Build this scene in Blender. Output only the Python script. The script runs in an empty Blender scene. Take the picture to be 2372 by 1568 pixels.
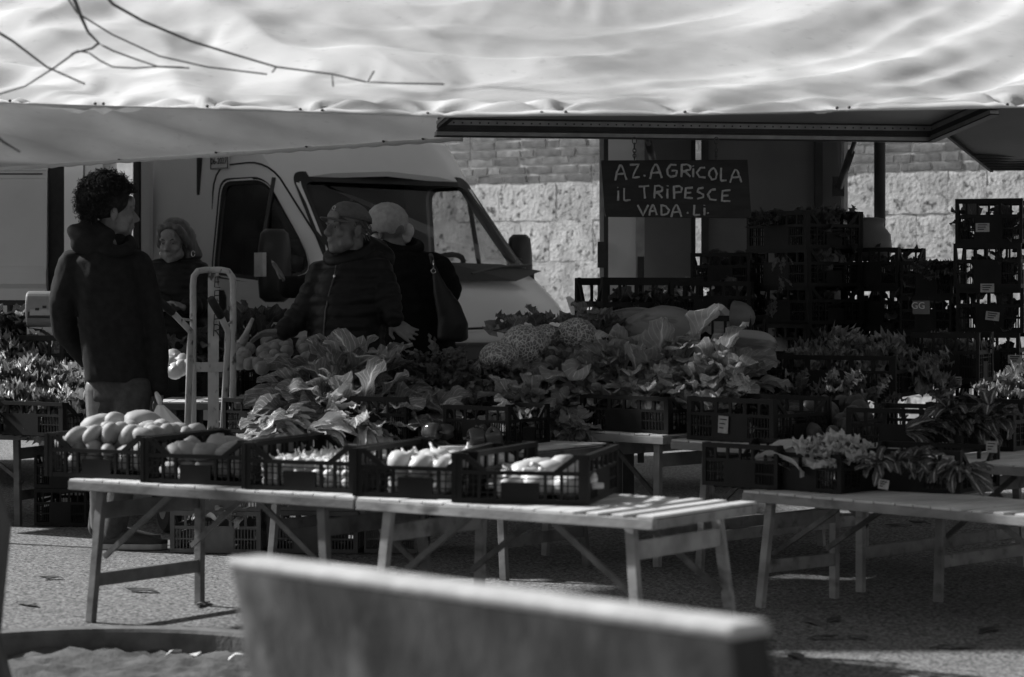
import bpy, bmesh, math, random
import numpy as np
from mathutils import Vector, Matrix, Quaternion
random.seed(7); np.random.seed(7)
R = math.radians
SC = bpy.context.scene
COL = SC.collection
# ------------------------------------------------------------------ camera, world, sun, exposure
FPX, CX, HY, CAMZ = 5500.0, 1185.5, 672.0, 1.25
cam = bpy.data.cameras.new('camera'); camo = bpy.data.objects.new('camera', cam); COL.objects.link(camo)
cam.sensor_width = 36; cam.lens = FPX/2371*36; cam.shift_y = -112/2371
camo.location = (0, 0, CAMZ); camo.rotation_euler = (R(90), 0, 0)
cam.clip_start = 0.1; cam.clip_end = 3000
cam.dof.use_dof = True; cam.dof.focus_distance = 12.4; cam.dof.aperture_fstop = 3.4
SC.camera = camo
SUN_EL, SUN_AZ = 35, 293          # azimuth clockwise from +Y
sd = Vector((math.sin(R(SUN_AZ))*math.cos(R(SUN_EL)), math.cos(R(SUN_AZ))*math.cos(R(SUN_EL)), math.sin(R(SUN_EL))))
w = bpy.data.worlds.new('World'); SC.world = w; w.use_nodes = True
nt = w.node_tree; bg = nt.nodes['Background']
sky = nt.nodes.new('ShaderNodeTexSky'); sky.sky_type = 'NISHITA'; sky.sun_disc = False
sky.sun_elevation = R(SUN_EL); sky.sun_rotation = R(SUN_AZ)
bw = nt.nodes.new('ShaderNodeRGBToBW')
nt.links.new(sky.outputs[0], bw.inputs[0]); nt.links.new(bw.outputs[0], bg.inputs[0]); bg.inputs[1].default_value = 0.07
sl = bpy.data.lights.new('sun', 'SUN'); sl.energy = 5.0; sl.angle = R(2.2)
so = bpy.data.objects.new('sun', sl); COL.objects.link(so); so.rotation_euler = (-sd).to_track_quat('-Z', 'Y').to_euler()
SC.view_settings.view_transform = 'Standard'; SC.view_settings.look = 'None'
SC.view_settings.exposure = 0.42; SC.view_settings.gamma = 1
SC.render.engine = 'CYCLES'; SC.cycles.use_denoising = True
SC.cycles.max_bounces = 5; SC.cycles.diffuse_bounces = 3; SC.cycles.glossy_bounces = 2; SC.cycles.transmission_bounces = 3; SC.cycles.use_adaptive_sampling = True; SC.cycles.adaptive_threshold = .02; SC.cycles.transparent_max_bounces = 12; SC.cycles.sample_clamp_indirect = 4

# ------------------------------------------------------------------ helpers
def W(px, py, Z):                      # point of the photograph at depth Z
    return Vector(((px-CX)*Z/FPX, Z, CAMZ-(py-HY)*Z/FPX))
def at(px, py, z):                     # point of the photograph on the level z
    Z = FPX*(CAMZ-z)/(py-HY)
    return Vector(((px-CX)*Z/FPX, Z, z))
def link(o, parent=None):
    COL.objects.link(o)
    if parent is not None: o.parent = parent
    return o
def tag(o, label, cat, group=None):
    o['label'] = label; o['category'] = cat
    if group: o['group'] = group
    return o
def thing(name, label, cat, loc=(0,0,0), rz=0, group=None):
    o = bpy.data.objects.new(name, None); o.location = loc; o.rotation_euler = (0, 0, rz); o.empty_display_size = .1
    link(o); return tag(o, label, cat, group)
def copy_tree(o, parent=None):
    c = o.copy(); COL.objects.link(c)
    if parent is not None: c.parent = parent
    for ch in o.children: copy_tree(ch, c)
    return c
def me_obj(name, me, parent=None):
    return link(bpy.data.objects.new(name, me), parent)
class MB:
    def __init__(s): s.v = []; s.f = []; s.uv = None; s.n = 0
    def add(s, v, f):
        b = s.n; s.v.extend([tuple(p) for p in v]); s.f.extend([tuple(i+b for i in q) for q in f]); s.n += len(v); return s
    def box(s, c, d, rot=None):
        x, y, z = d[0]/2, d[1]/2, d[2]/2
        vs = [Vector((i, j, k)) for i in (-x, x) for j in (-y, y) for k in (-z, z)]
        if rot is not None: vs = [rot @ p for p in vs]
        c = Vector(c)
        return s.add([p+c for p in vs], [(0,1,3,2),(4,6,7,5),(0,4,5,1),(2,3,7,6),(0,2,6,4),(1,5,7,3)])
    def bar(s, p0, p1, w_, h_, up=(0,0,1)):      # box beam from p0 to p1
        p0, p1, up = Vector(p0), Vector(p1), Vector(up)
        d = (p1-p0).normalized(); a = d.cross(up)
        if a.length < 1e-4: a = d.cross(Vector((1,0,0)))
        a.normalize(); b = a.cross(d)
        vs = [p+a*i*w_/2+b*j*h_/2 for p in (p0, p1) for i in (-1, 1) for j in (-1, 1)]
        return s.add(vs, [(0,1,3,2),(4,6,7,5),(0,4,5,1),(2,3,7,6),(0,2,6,4),(1,5,7,3)])
    def tube(s, pts, r, n=8, cap=True):
        pts = [Vector(p) for p in pts]; rs = r if isinstance(r, (list, tuple)) else [r]*len(pts)
        vs = []; prev = None
        for i, p in enumerate(pts):
            d = (pts[min(i+1, len(pts)-1)]-pts[max(i-1, 0)]).normalized()
            if prev is None:
                a = d.orthogonal().normalized()
            else:
                a = (prev-d*prev.dot(d))
                a = a.normalized() if a.length > 1e-6 else d.orthogonal().normalized()
            prev = a; b = d.cross(a)
            vs += [p+(a*math.cos(t)+b*math.sin(t))*rs[i] for t in [2*math.pi*k/n for k in range(n)]]
        fs = [(i*n+k, i*n+(k+1) % n, (i+1)*n+(k+1) % n, (i+1)*n+k) for i in range(len(pts)-1) for k in range(n)]
        if cap: fs += [tuple(range(n-1, -1, -1)), tuple((len(pts)-1)*n+k for k in range(n))]
        return s.add(vs, fs)
    def ell(s, c, r, rot=None, nu=12, nv=8):
        c = Vector(c); vs = []; fs = []
        r = (r, r, r) if not hasattr(r, '__len__') else r
        for i in range(1, nv):
            th = math.pi*i/nv
            for k in range(nu):
                ph = 2*math.pi*k/nu
                vs.append(Vector((r[0]*math.sin(th)*math.cos(ph), r[1]*math.sin(th)*math.sin(ph), r[2]*math.cos(th))))
        vs += [Vector((0, 0, r[2])), Vector((0, 0, -r[2]))]
        T, B = len(vs)-2, len(vs)-1
        for i in range(nv-2):
            for k in range(nu): fs.append((i*nu+k, (i+1)*nu+k, (i+1)*nu+(k+1) % nu, i*nu+(k+1) % nu))
        for k in range(nu):
            fs.append((T, k, (k+1) % nu)); fs.append((B, (nv-2)*nu+(k+1) % nu, (nv-2)*nu+k))
        if rot is not None: vs = [rot @ p for p in vs]
        return s.add([p+c for p in vs], fs)
    def cap(s, p0, p1, r0, r1, n=12):            # tapered capsule
        p0, p1 = Vector(p0), Vector(p1); d = (p1-p0); L = d.length; d.normalize()
        pts = []; rs = []
        for t in (-.95, -.7, -.35, 0): pts.append(p0+d*r0*t); rs.append(r0*math.sqrt(1-t*t))
        for t in (0, .35, .7, .95): pts.append(p1+d*r1*t); rs.append(r1*math.sqrt(1-t*t))
        return s.tube(pts, rs, n)
    def loft(s, rings, n=20, cap=True):          # rings: (center, rx, ry, rotz) in level planes, or list of points
        vs = []
        for c, rx, ry, rot in rings:
            ca, sa = math.cos(rot), math.sin(rot); c = Vector(c)
            for k in range(n):
                t = 2*math.pi*k/n; x, y = rx*math.cos(t), ry*math.sin(t)
                vs.append(c+Vector((x*ca-y*sa, x*sa+y*ca, 0)))
        m = len(rings)
        fs = [(i*n+k, i*n+(k+1) % n, (i+1)*n+(k+1) % n, (i+1)*n+k) for i in range(m-1) for k in range(n)]
        if cap: fs += [tuple(range(n-1, -1, -1)), tuple((m-1)*n+k for k in range(n))]
        return s.add(vs, fs)
    def prism(s, poly, axis, t0, t1):            # polygon (2-D points) pushed along axis: poly in the other two axes
        def p3(a, b, t): return {'x': (t, a, b), 'y': (a, t, b), 'z': (a, b, t)}[axis]
        n = len(poly)
        vs = [p3(a, b, t0) for a, b in poly]+[p3(a, b, t1) for a, b in poly]
        return s.add(vs, [tuple(range(n)), tuple(range(2*n-1, n-1, -1))]+[(k, k+n, (k+1) % n+n, (k+1) % n) for k in range(n)])
    def mesh(s, name, mat=None, smooth=False, fix=True):
        me = bpy.data.meshes.new(name); me.from_pydata(s.v, [], s.f); me.update()
        if fix:
            bm = bmesh.new(); bm.from_mesh(me); bmesh.ops.recalc_face_normals(bm, faces=bm.faces); bm.to_mesh(me); bm.free()
        if smooth: me.polygons.foreach_set('use_smooth', [True]*len(me.polygons))
        if mat: me.materials.append(mat)
        return me
    def build(s, name, mat, parent=None, smooth=False, fix=True):
        return me_obj(name, s.mesh(name, mat, smooth, fix), parent)
def rotz(a): return Matrix.Rotation(a, 3, 'Z')
def bevel(o, wd, seg=2):
    m = o.modifiers.new('bevel', 'BEVEL'); m.width = wd; m.segments = seg; m.limit_method = 'ANGLE'; return o
# ------------------------------------------------------------------ materials
def g3(c): return (c, c, c, 1)
def M(name, c1, c2=None, scale=8, rough=.6, bump=0, bscale=None, metal=0, spec=.5, detail=5, var=0, lo=.35, hi=.65, spots=None, stretch=(1,1,1), transl=0, coat=0):
    m = bpy.data.materials.new(name); m.use_nodes = True; t = m.node_tree; N, Lk = t.nodes, t.links
    b = N['Principled BSDF']; b.inputs['Roughness'].default_value = rough; b.inputs['Metallic'].default_value = metal
    b.inputs['Specular IOR Level'].default_value = spec
    if coat: b.inputs['Coat Weight'].default_value = coat; b.inputs['Coat Roughness'].default_value = .08
    tc = N.new('ShaderNodeTexCoord'); mp = N.new('ShaderNodeMapping'); mp.inputs['Scale'].default_value = stretch
    oi = N.new('ShaderNodeObjectInfo'); Lk.new(tc.outputs['Object'], mp.inputs[0])
    ml = N.new('ShaderNodeMath'); ml.operation = 'MULTIPLY'; ml.inputs[1].default_value = 37; Lk.new(oi.outputs['Random'], ml.inputs[0])
    no = N.new('ShaderNodeTexNoise'); no.noise_dimensions = '4D'; no.inputs['Scale'].default_value = scale; no.inputs['Detail'].default_value = detail
    Lk.new(mp.outputs[0], no.inputs['Vector']); Lk.new(ml.outputs[0], no.inputs['W'])
    cr = N.new('ShaderNodeValToRGB'); cr.color_ramp.elements[0].position = lo; cr.color_ramp.elements[1].position = hi
    cr.color_ramp.elements[0].color = g3(c1); cr.color_ramp.elements[1].color = g3(c2 if c2 is not None else c1)
    Lk.new(no.outputs[0], cr.inputs[0]); out = cr.outputs[0]
    if spots:                                    # (colour, scale, threshold low, high)
        n2 = N.new('ShaderNodeTexNoise'); n2.noise_dimensions = '4D'; n2.inputs['Scale'].default_value = spots[1]; n2.inputs['Detail'].default_value = 6
        Lk.new(mp.outputs[0], n2.inputs['Vector']); Lk.new(ml.outputs[0], n2.inputs['W'])
        r2 = N.new('ShaderNodeValToRGB'); r2.color_ramp.elements[0].position = spots[2]; r2.color_ramp.elements[1].position = spots[3]
        Lk.new(n2.outputs[0], r2.inputs[0]); mx = N.new('ShaderNodeMixRGB'); Lk.new(r2.outputs[0], mx.inputs[0])
        Lk.new(out, mx.inputs[1]); mx.inputs[2].default_value = g3(spots[0]); out = mx.outputs[0]
    if var:                                      # brightness of the individual
        a = N.new('ShaderNodeMapRange'); a.inputs[3].default_value = 1-var; a.inputs[4].default_value = 1+var; Lk.new(oi.outputs['Random'], a.inputs[0])
        mx = N.new('ShaderNodeMixRGB'); mx.blend_type = 'MULTIPLY'; mx.inputs[0].default_value = 1; Lk.new(out, mx.inputs[1]); Lk.new(a.outputs[0], mx.inputs[2]); out = mx.outputs[0]
    Lk.new(out, b.inputs['Base Color'])
    if bump:
        nb = N.new('ShaderNodeTexNoise'); nb.inputs['Scale'].default_value = bscale or scale*4; nb.inputs['Detail'].default_value = 6
        Lk.new(mp.outputs[0], nb.inputs['Vector']); bp = N.new('ShaderNodeBump'); bp.inputs['Strength'].default_value = min(1, bump); bp.inputs['Distance'].default_value = .004*max(1, bump)
        Lk.new(nb.outputs[0], bp.inputs['Height']); Lk.new(bp.outputs[0], b.inputs['Normal'])
    if transl:
        tr = N.new('ShaderNodeBsdfTranslucent'); Lk.new(out, tr.inputs[0]); ms = N.new('ShaderNodeMixShader'); ms.inputs[0].default_value = transl
        Lk.new(b.outputs[0], ms.inputs[1]); Lk.new(tr.outputs[0], ms.inputs[2]); Lk.new(ms.outputs[0], N['Material Output'].inputs[0])
    return m
def glass_mat(name, tint=.75, rough=.03, gl=.08):
    m = bpy.data.materials.new(name); m.use_nodes = True; t = m.node_tree; N, Lk = t.nodes, t.links
    N.remove(N['Principled BSDF']); tp = N.new('ShaderNodeBsdfTransparent'); tp.inputs[0].default_value = g3(tint)
    gs = N.new('ShaderNodeBsdfGlossy'); gs.inputs['Roughness'].default_value = rough
    lw = N.new('ShaderNodeLayerWeight'); lw.inputs[0].default_value = .5
    fr = N.new('ShaderNodeMath'); fr.operation = 'POWER'; fr.inputs[1].default_value = 4; Lk.new(lw.outputs['Facing'], fr.inputs[0])
    no = N.new('ShaderNodeTexNoise'); no.inputs['Scale'].default_value = 3
    ad = N.new('ShaderNodeMath'); ad.operation = 'MULTIPLY_ADD'; ad.inputs[1].default_value = gl; Lk.new(no.outputs[0], ad.inputs[0]); Lk.new(fr.outputs[0], ad.inputs[2])
    ms = N.new('ShaderNodeMixShader'); Lk.new(ad.outputs[0], ms.inputs[0]); Lk.new(tp.outputs[0], ms.inputs[1]); Lk.new(gs.outputs[0], ms.inputs[2])
    Lk.new(ms.outputs[0], N['Material Output'].inputs[0]); return m
def leaf_mat(name, c1, c2, rib, ribw=.035, veins=11, rough=.45, transl=.25, var=.3, bumpy=.5, veinamt=.5):
    m = bpy.data.materials.new(name); m.use_nodes = True; t = m.node_tree; N, Lk = t.nodes, t.links
    b = N['Principled BSDF']; b.inputs['Roughness'].default_value = rough
    def math_(op, a, c=None):
        n = N.new('ShaderNodeMath'); n.operation = op
        for i, x in enumerate((a, c)):
            if x is None: continue
            if isinstance(x, (int, float)): n.inputs[i].default_value = x
            else: Lk.new(x, n.inputs[i])
        return n.outputs[0]
    uv = N.new('ShaderNodeTexCoord'); sp = N.new('ShaderNodeSeparateXYZ'); Lk.new(uv.outputs['UV'], sp.inputs[0])
    no = N.new('ShaderNodeTexNoise'); no.inputs['Scale'].default_value = 9; no.inputs['Detail'].default_value = 5; Lk.new(uv.outputs['Object'], no.inputs['Vector'])
    cr = N.new('ShaderNodeValToRGB'); cr.color_ramp.elements[0].position = .3; cr.color_ramp.elements[1].position = .7
    cr.color_ramp.elements[0].color = g3(c1); cr.color_ramp.elements[1].color = g3(c2); Lk.new(no.outputs[0], cr.inputs[0])
    d = math_('ABSOLUTE', math_('SUBTRACT', sp.outputs[0], .5))
    wid = math_('MULTIPLY_ADD', sp.outputs[1], -ribw*.75); N[-1].inputs[2].default_value = ribw
    mid = N.new('ShaderNodeMapRange'); Lk.new(d, mid.inputs[0]); Lk.new(wid, mid.inputs[2]); mid.inputs[1].default_value = .004; mid.inputs[3].default_value = 1; mid.inputs[4].default_value = 0
    ph = math_('SUBTRACT', math_('MULTIPLY', sp.outputs[1], float(veins)), math_('MULTIPLY', d, veins*.8))
    ph2 = math_('ADD', ph, math_('MULTIPLY', no.outputs[0], .8))
    fr = math_('ABSOLUTE', math_('SUBTRACT', math_('FRACT', ph2), .5))
    ve = N.new('ShaderNodeMapRange'); Lk.new(fr, ve.inputs[0]); ve.inputs[1].default_value = .0; ve.inputs[2].default_value = .09; ve.inputs[3].default_value = veinamt; ve.inputs[4].default_value = 0
    msk = math_('MAXIMUM', mid.outputs[0], ve.outputs[0])
    mx = N.new('ShaderNodeMixRGB'); Lk.new(msk, mx.inputs[0]); Lk.new(cr.outputs[0], mx.inputs[1]); mx.inputs[2].default_value = g3(rib)
    oi = N.new('ShaderNodeObjectInfo'); a = N.new('ShaderNodeMapRange'); a.inputs[3].default_value = 1-var; a.inputs[4].default_value = 1+var; Lk.new(oi.outputs['Random'], a.inputs[0])
    m2 = N.new('ShaderNodeMixRGB'); m2.blend_type = 'MULTIPLY'; m2.inputs[0].default_value = 1; Lk.new(mx.outputs[0], m2.inputs[1]); Lk.new(a.outputs[0], m2.inputs[2])
    Lk.new(m2.outputs[0], b.inputs['Base Color'])
    nb = N.new('ShaderNodeTexNoise'); nb.inputs['Scale'].default_value = 60; Lk.new(uv.outputs['Object'], nb.inputs['Vector'])
    hsum = math_('ADD', math_('MULTIPLY', msk, -.6), nb.outputs[0])
    bp = N.new('ShaderNodeBump'); bp.inputs['Strength'].default_value = bumpy; bp.inputs['Distance'].default_value = .006; Lk.new(hsum, bp.inputs['Height']); Lk.new(bp.outputs[0], b.inputs['Normal'])
    tr = N.new('ShaderNodeBsdfTranslucent'); Lk.new(m2.outputs[0], tr.inputs[0]); ms = N.new('ShaderNodeMixShader'); ms.inputs[0].default_value = transl
    Lk.new(b.outputs[0], ms.inputs[1]); Lk.new(tr.outputs[0], ms.inputs[2]); Lk.new(ms.outputs[0], N['Material Output'].inputs[0])
    return m
mt = {}
mt['asphalt'] = M('asphalt', .04, .36, 75, .9, 1.0, 75, detail=3, lo=.36, hi=.7, spots=(.07, 1.1, .55, .85), spec=.25)
mt['soil'] = M('soil', .03, .13, 9, .95, 2.5, 24)
mt['concrete'] = M('concrete', .09, .17, 10, .9, .6, 60)
mt['bench_face'] = M('bench_stone', .012, .07, 9, .85, .8, 40, stretch=(1,1,.6), detail=7, lo=.36, hi=.7, spots=(.15, 6.5, .54, .66))  # blotched stone, darkened further to stand for the shaded face
mt['bench_top'] = M('bench_top_sun_tone', .36, .54, 14, .8, .4, 60)  # paler than the face: sunlight on the top put into the colour
mt['brick'] = M('brick', .17, .3, 14, .9, .8, 60, var=.28)
mt['mortar'] = M('mortar', .5, .66, 12, .95, .8, 50)
mt['stone'] = M('travertine', .45, .78, 5, .9, 1.6, 30, var=.12, detail=9, lo=.3, hi=.7, spots=(.13, 17, .54, .66))
mt['van'] = M('van_paint', .66, .74, 1.5, .35, 0, coat=.4)
mt['van2'] = M('van_paint_old', .46, .56, 1.5, .4, 0, coat=.3)
mt['plastic_black'] = M('black_plastic', .012, .02, 10, .45)
mt['rubber'] = M('rubber', .012, .02, 20, .8)
mt['interior'] = M('van_interior', .02, .03, 4, .8)
mt['glass'] = glass_mat('window_glass', .62, .02, .14)
mt['glass_dark'] = glass_mat('tinted_glass', .25, .02, .12)
mt['lamp_glass'] = M('lamp_lens', .35, .5, 10, .15, 0)
mt['chrome'] = M('bright_metal', .6, .7, 10, .25, metal=1)
mt['canvas'] = M('canvas', .44, .74, 1.4, .7, .35, 200, transl=.1, detail=9, lo=.3, hi=.6, spots=(.5, 17, .6, .85))
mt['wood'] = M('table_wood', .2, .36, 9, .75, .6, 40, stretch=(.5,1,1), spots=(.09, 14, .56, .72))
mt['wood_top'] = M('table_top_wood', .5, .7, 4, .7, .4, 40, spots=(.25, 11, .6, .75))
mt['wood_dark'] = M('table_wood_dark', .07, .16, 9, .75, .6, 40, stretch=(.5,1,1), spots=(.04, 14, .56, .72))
mt['iron'] = M('iron_brace', .05, .12, 20, .6)
mt['crate'] = M('crate_plastic', .006, .013, 8, .55, var=.3, spec=.22)
mt['crate_grey'] = M('crate_plastic_lit_tone', .05, .1, 8, .45, var=.3)  # paler copy of the crate plastic: extra light on ground crates painted in
mt['paper'] = M('paper', .6, .7, 30, .8)
mt['ink'] = M('ink', .03, .03, 5, .8)
mt['board'] = M('blackboard', .012, .028, 9, .6, .3, 40, stretch=(1,1,4))
mt['chalk'] = M('chalk', .42, .62, 90, .95)
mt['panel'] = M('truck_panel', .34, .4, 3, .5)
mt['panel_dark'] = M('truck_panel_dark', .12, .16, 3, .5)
mt['seal'] = M('rail_dark', .02, .04, 8, .5)
mt['alu'] = M('aluminium', .3, .42, 14, .4, metal=.6)
mt['bark'] = M('bark', .05, .11, 16, .9, 1.2, 30, stretch=(1,1,.3))
mt['twig'] = M('twig', .1, .16, 20, .85)
# ------------------------------------------------------------------ ground, kerb, soil, wall
def ground():
    mb = MB(); S = 600
    mb.add([(-S, -200, 0), (S, -200, 0), (S, 1000, 0), (-S, 1000, 0)], [(0,1,2,3)])
    # tree pit is a hole in the paving: rebuild the sheet round it
    kc, kr = Vector((-1.42, 7.86)), .92
    mb = MB(); n = 72
    inner = [(kc.x+kr*math.cos(2*math.pi*k/n), kc.y+kr*math.sin(2*math.pi*k/n), 0) for k in range(n)]
    outer = []
    for k in range(n):
        c, s_ = math.cos(2*math.pi*k/n), math.sin(2*math.pi*k/n); q = 500/max(abs(c), abs(s_)); outer.append((kc.x+q*c, kc.y+q*s_, 0))
    mid = [(kc.x+14*math.cos(2*math.pi*k/n), kc.y+14*math.sin(2*math.pi*k/n), 0) for k in range(n)]
    mb.add(inner+mid+outer, [(k, k+n, (k+1) % n+n, (k+1) % n) for k in range(n)]+[(n+k, 2*n+k, 2*n+(k+1) % n, n+(k+1) % n) for k in range(n)])
    o = mb.build('ground', mt['asphalt']); o['kind'] = 'structure'
    mb = MB(); rings = [kr-.1, kr-.1, kr-.092, kr-.01, kr+.005]; zs = [-.12, .0, .012, .012, -.05]
    vs = [(kc.x+r_*math.cos(2*math.pi*k/n), kc.y+r_*math.sin(2*math.pi*k/n), z) for r_, z in zip(rings, zs) for k in range(n)]
    mb.add(vs, [(i*n+k, (i+1)*n+k, (i+1)*n+(k+1) % n, i*n+(k+1) % n) for i in range(4) for k in range(n)])
    o = mb.build('kerb', mt['concrete'], smooth=False); o['kind'] = 'structure'
    mb = MB(); m_ = 40
    vs = []
    for i in range(m_):
        for j in range(m_):
            x = kc.x+(i/(m_-1)-.5)*1.6; y = kc.y+(j/(m_-1)-.5)*1.6
            vs.append((x, y, -.062+.012*math.sin(x*9+y*4)*math.cos(y*11)+random.uniform(-.014, .014)))
    mb.add(vs, [(i*m_+j, (i+1)*m_+j, (i+1)*m_+j+1, i*m_+j+1) for i in range(m_-1) for j in range(m_-1)])
    o = mb.build('soil', mt['soil'], smooth=True); o['kind'] = 'structure'
    # litter on the soil
    for i, (px, py) in enumerate([(402, 1513), (455, 1520), (545, 1522), (612, 1515)]):
        p = at(px, py, -.045); mb = MB()
        mb.add([(-.03,-.012,0),(.005,-.02,.012),(.032,-.006,.004),(.02,.02,.0),(-.015,.018,.014)], [(0,1,2,3,4)])
        o = mb.build('litter_scrap', mt['paper']); o.location = p; o.rotation_euler = (random.uniform(-.3,.3), random.uniform(-.3,.3), i*1.3)
        s_ = o.modifiers.new('s', 'SOLIDIFY'); s_.thickness = .003
        tag(o, 'pale paper scrap lying on the soil beside the kerb ring', 'litter', 'paper scraps on the soil')
    for i, (px, py) in enumerate([(1905, 1478), (1930, 1437), (1880, 1442), (2130, 1212), (2080, 1218), (1370, 1288), (1985, 1478), (2210, 1500), (2290, 1460), (1840, 1520), (330, 1370), (120, 1340), (470, 1400), (60, 1400)]):
        p = at(px, py, .004); mb = MB(); L = random.uniform(.05, .1)
        mb.add([(-L,0,0),(-.4*L,-.02,.012),(.5*L,-.018,.006),(L,0,.014),(.4*L,.022,.004),(-.5*L,.016,.01)], [(0,1,2,3,4,5)])
        o = mb.build('fallen_leaf', mt['soil']); o.location = p; o.rotation_euler = (0, 0, i*.9); s_ = o.modifiers.new('s', 'SOLIDIFY'); s_.thickness = .003
        tag(o, 'withered fallen leaf lying flat on the asphalt', 'leaf', 'fallen leaves on the asphalt')
ground()
WD = Vector((.839, -.545, 0)).normalized(); W0 = Vector((.25, 21.0, 0))
def wall():
    ang = math.atan2(WD.y, WD.x)
    root = thing('stone_and_brick_wall', 'sunlit old wall of pitted pale stone blocks with brick courses above', 'wall', W0, ang)
    mb = MB(); mb.box((-1, .2565, 2.0), (26, .56, 4.0)); mb.build('mortar_core', mt['mortar'], root)   # front face at y=.02
    rng = random.Random(3)
    def block(wd, h, d, rough, nx, nz, name, mat):
        bm = bmesh.new(); bmesh.ops.create_cube(bm, size=1)
        bmesh.ops.scale(bm, vec=(wd, d, h), verts=bm.verts)
        bmesh.ops.subdivide_edges(bm, edges=[e for e in bm.edges if abs(e.verts[0].co.x-e.verts[1].co.x) > .01], cuts=nx, use_grid_fill=True)
        bmesh.ops.subdivide_edges(bm, edges=[e for e in bm.edges if abs(e.verts[0].co.z-e.verts[1].co.z) > .01], cuts=nz, use_grid_fill=True)
        for v in bm.verts:
            ex = abs(abs(v.co.x)-wd/2) < 1e-4; ez = abs(abs(v.co.z)-h/2) < 1e-4
            if ex: v.co.x += rng.uniform(-rough, rough)*1.3
            if ez: v.co.z += rng.uniform(-rough, rough)*1.3
            if v.co.y < 0: v.co.y += rng.uniform(-rough, rough)*.5+(rough*.5 if ex or ez else 0)
        me = bpy.data.meshes.new(name); bm.to_mesh(me); bm.free(); me.materials.append(mat); me.polygons.foreach_set('use_smooth', [True]*len(me.polygons)); me.set_sharp_from_angle(angle=R(38))
        return me
    bl = [block(L, .06, .07, .0045, 3, 1, 'brick', mt['brick']) for L in (.25, .26, .24, .12, .25, .13)]
    x0, x1 = -4.6, 5.2
    for r_ in range(9):
        z = 2.235+r_*.076; x = x0+rng.uniform(0, .2)
        while x < x1:
            k = rng.randrange(6); L = (.25, .26, .24, .12, .25, .13)[k]
            # only where the photograph can see past van and truck
            o = me_obj('brick', bl[k], root); o.location = (x+L/2, .003+rng.uniform(-.003, .003), z+rng.uniform(-.004, .004)); o.rotation_euler = (rng.uniform(-.02, .02), rng.uniform(-.012, .012), rng.uniform(-.02, .02))
            x += L+rng.uniform(.012, .024)
    zt = 2.195
    for r_, h in enumerate((.33, .35, .38, .36, .34, .4)):
        x = x0+rng.uniform(0, .3)
        while x < x1:
            L = rng.choice((.3, .42, .5, .55, .36))*rng.uniform(.92, 1.08)
            me = block(L, h, .12, .0045, 7, 6, 'stone_block', mt['stone'])
            o = me_obj('stone_block', me, root); o.location = (x+L/2, .033+rng.uniform(-.004, .003), zt-h/2); x += L+.005
        zt -= h+.007
wall()
# ------------------------------------------------------------------ vans
def boolean_cut(o, cutter):
    m = o.modifiers.new('cut', 'BOOLEAN'); m.operation = 'DIFFERENCE'; m.object = cutter; m.solver = 'EXACT'
def apply_mods(o):
    dg = bpy.context.evaluated_depsgraph_get(); dg.update()
    me = bpy.data.meshes.new_from_object(o.evaluated_get(dg)); o.modifiers.clear(); o.data = me
def rounded(pts, r, seg=5):               # round the corners of a 2-D polygon
    out = []; n = len(pts)
    for i in range(n):
        p = Vector(pts[i]); a = Vector(pts[i-1])-p; b = Vector(pts[(i+1) % n])-p
        rr = min(r if not isinstance(r, (list, tuple)) else r[i], a.length*.45, b.length*.45)
        A, B = p+a.normalized()*rr, p+b.normalized()*rr
        for k in range(seg+1):
            t = k/seg; out.append(tuple((1-t)**2*A+2*t*(1-t)*p+t*t*B))
    return out
def text_mesh(txt, size, mat, parent, loc, rot, name='lettering', ext=.001):
    cu = bpy.data.curves.new('t', 'FONT'); cu.body = txt; cu.size = size; cu.align_x = 'CENTER'; cu.align_y = 'CENTER'; cu.extrude = ext
    t = bpy.data.objects.new('t', cu); COL.objects.link(t); dg = bpy.context.evaluated_depsgraph_get(); dg.update()
    me = bpy.data.meshes.new_from_object(t.evaluated_get(dg)); bpy.data.objects.remove(t); me.materials.clear(); me.materials.append(mat)
    o = me_obj(name, me, parent); o.location = loc; o.rotation_euler = rot; return o
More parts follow.
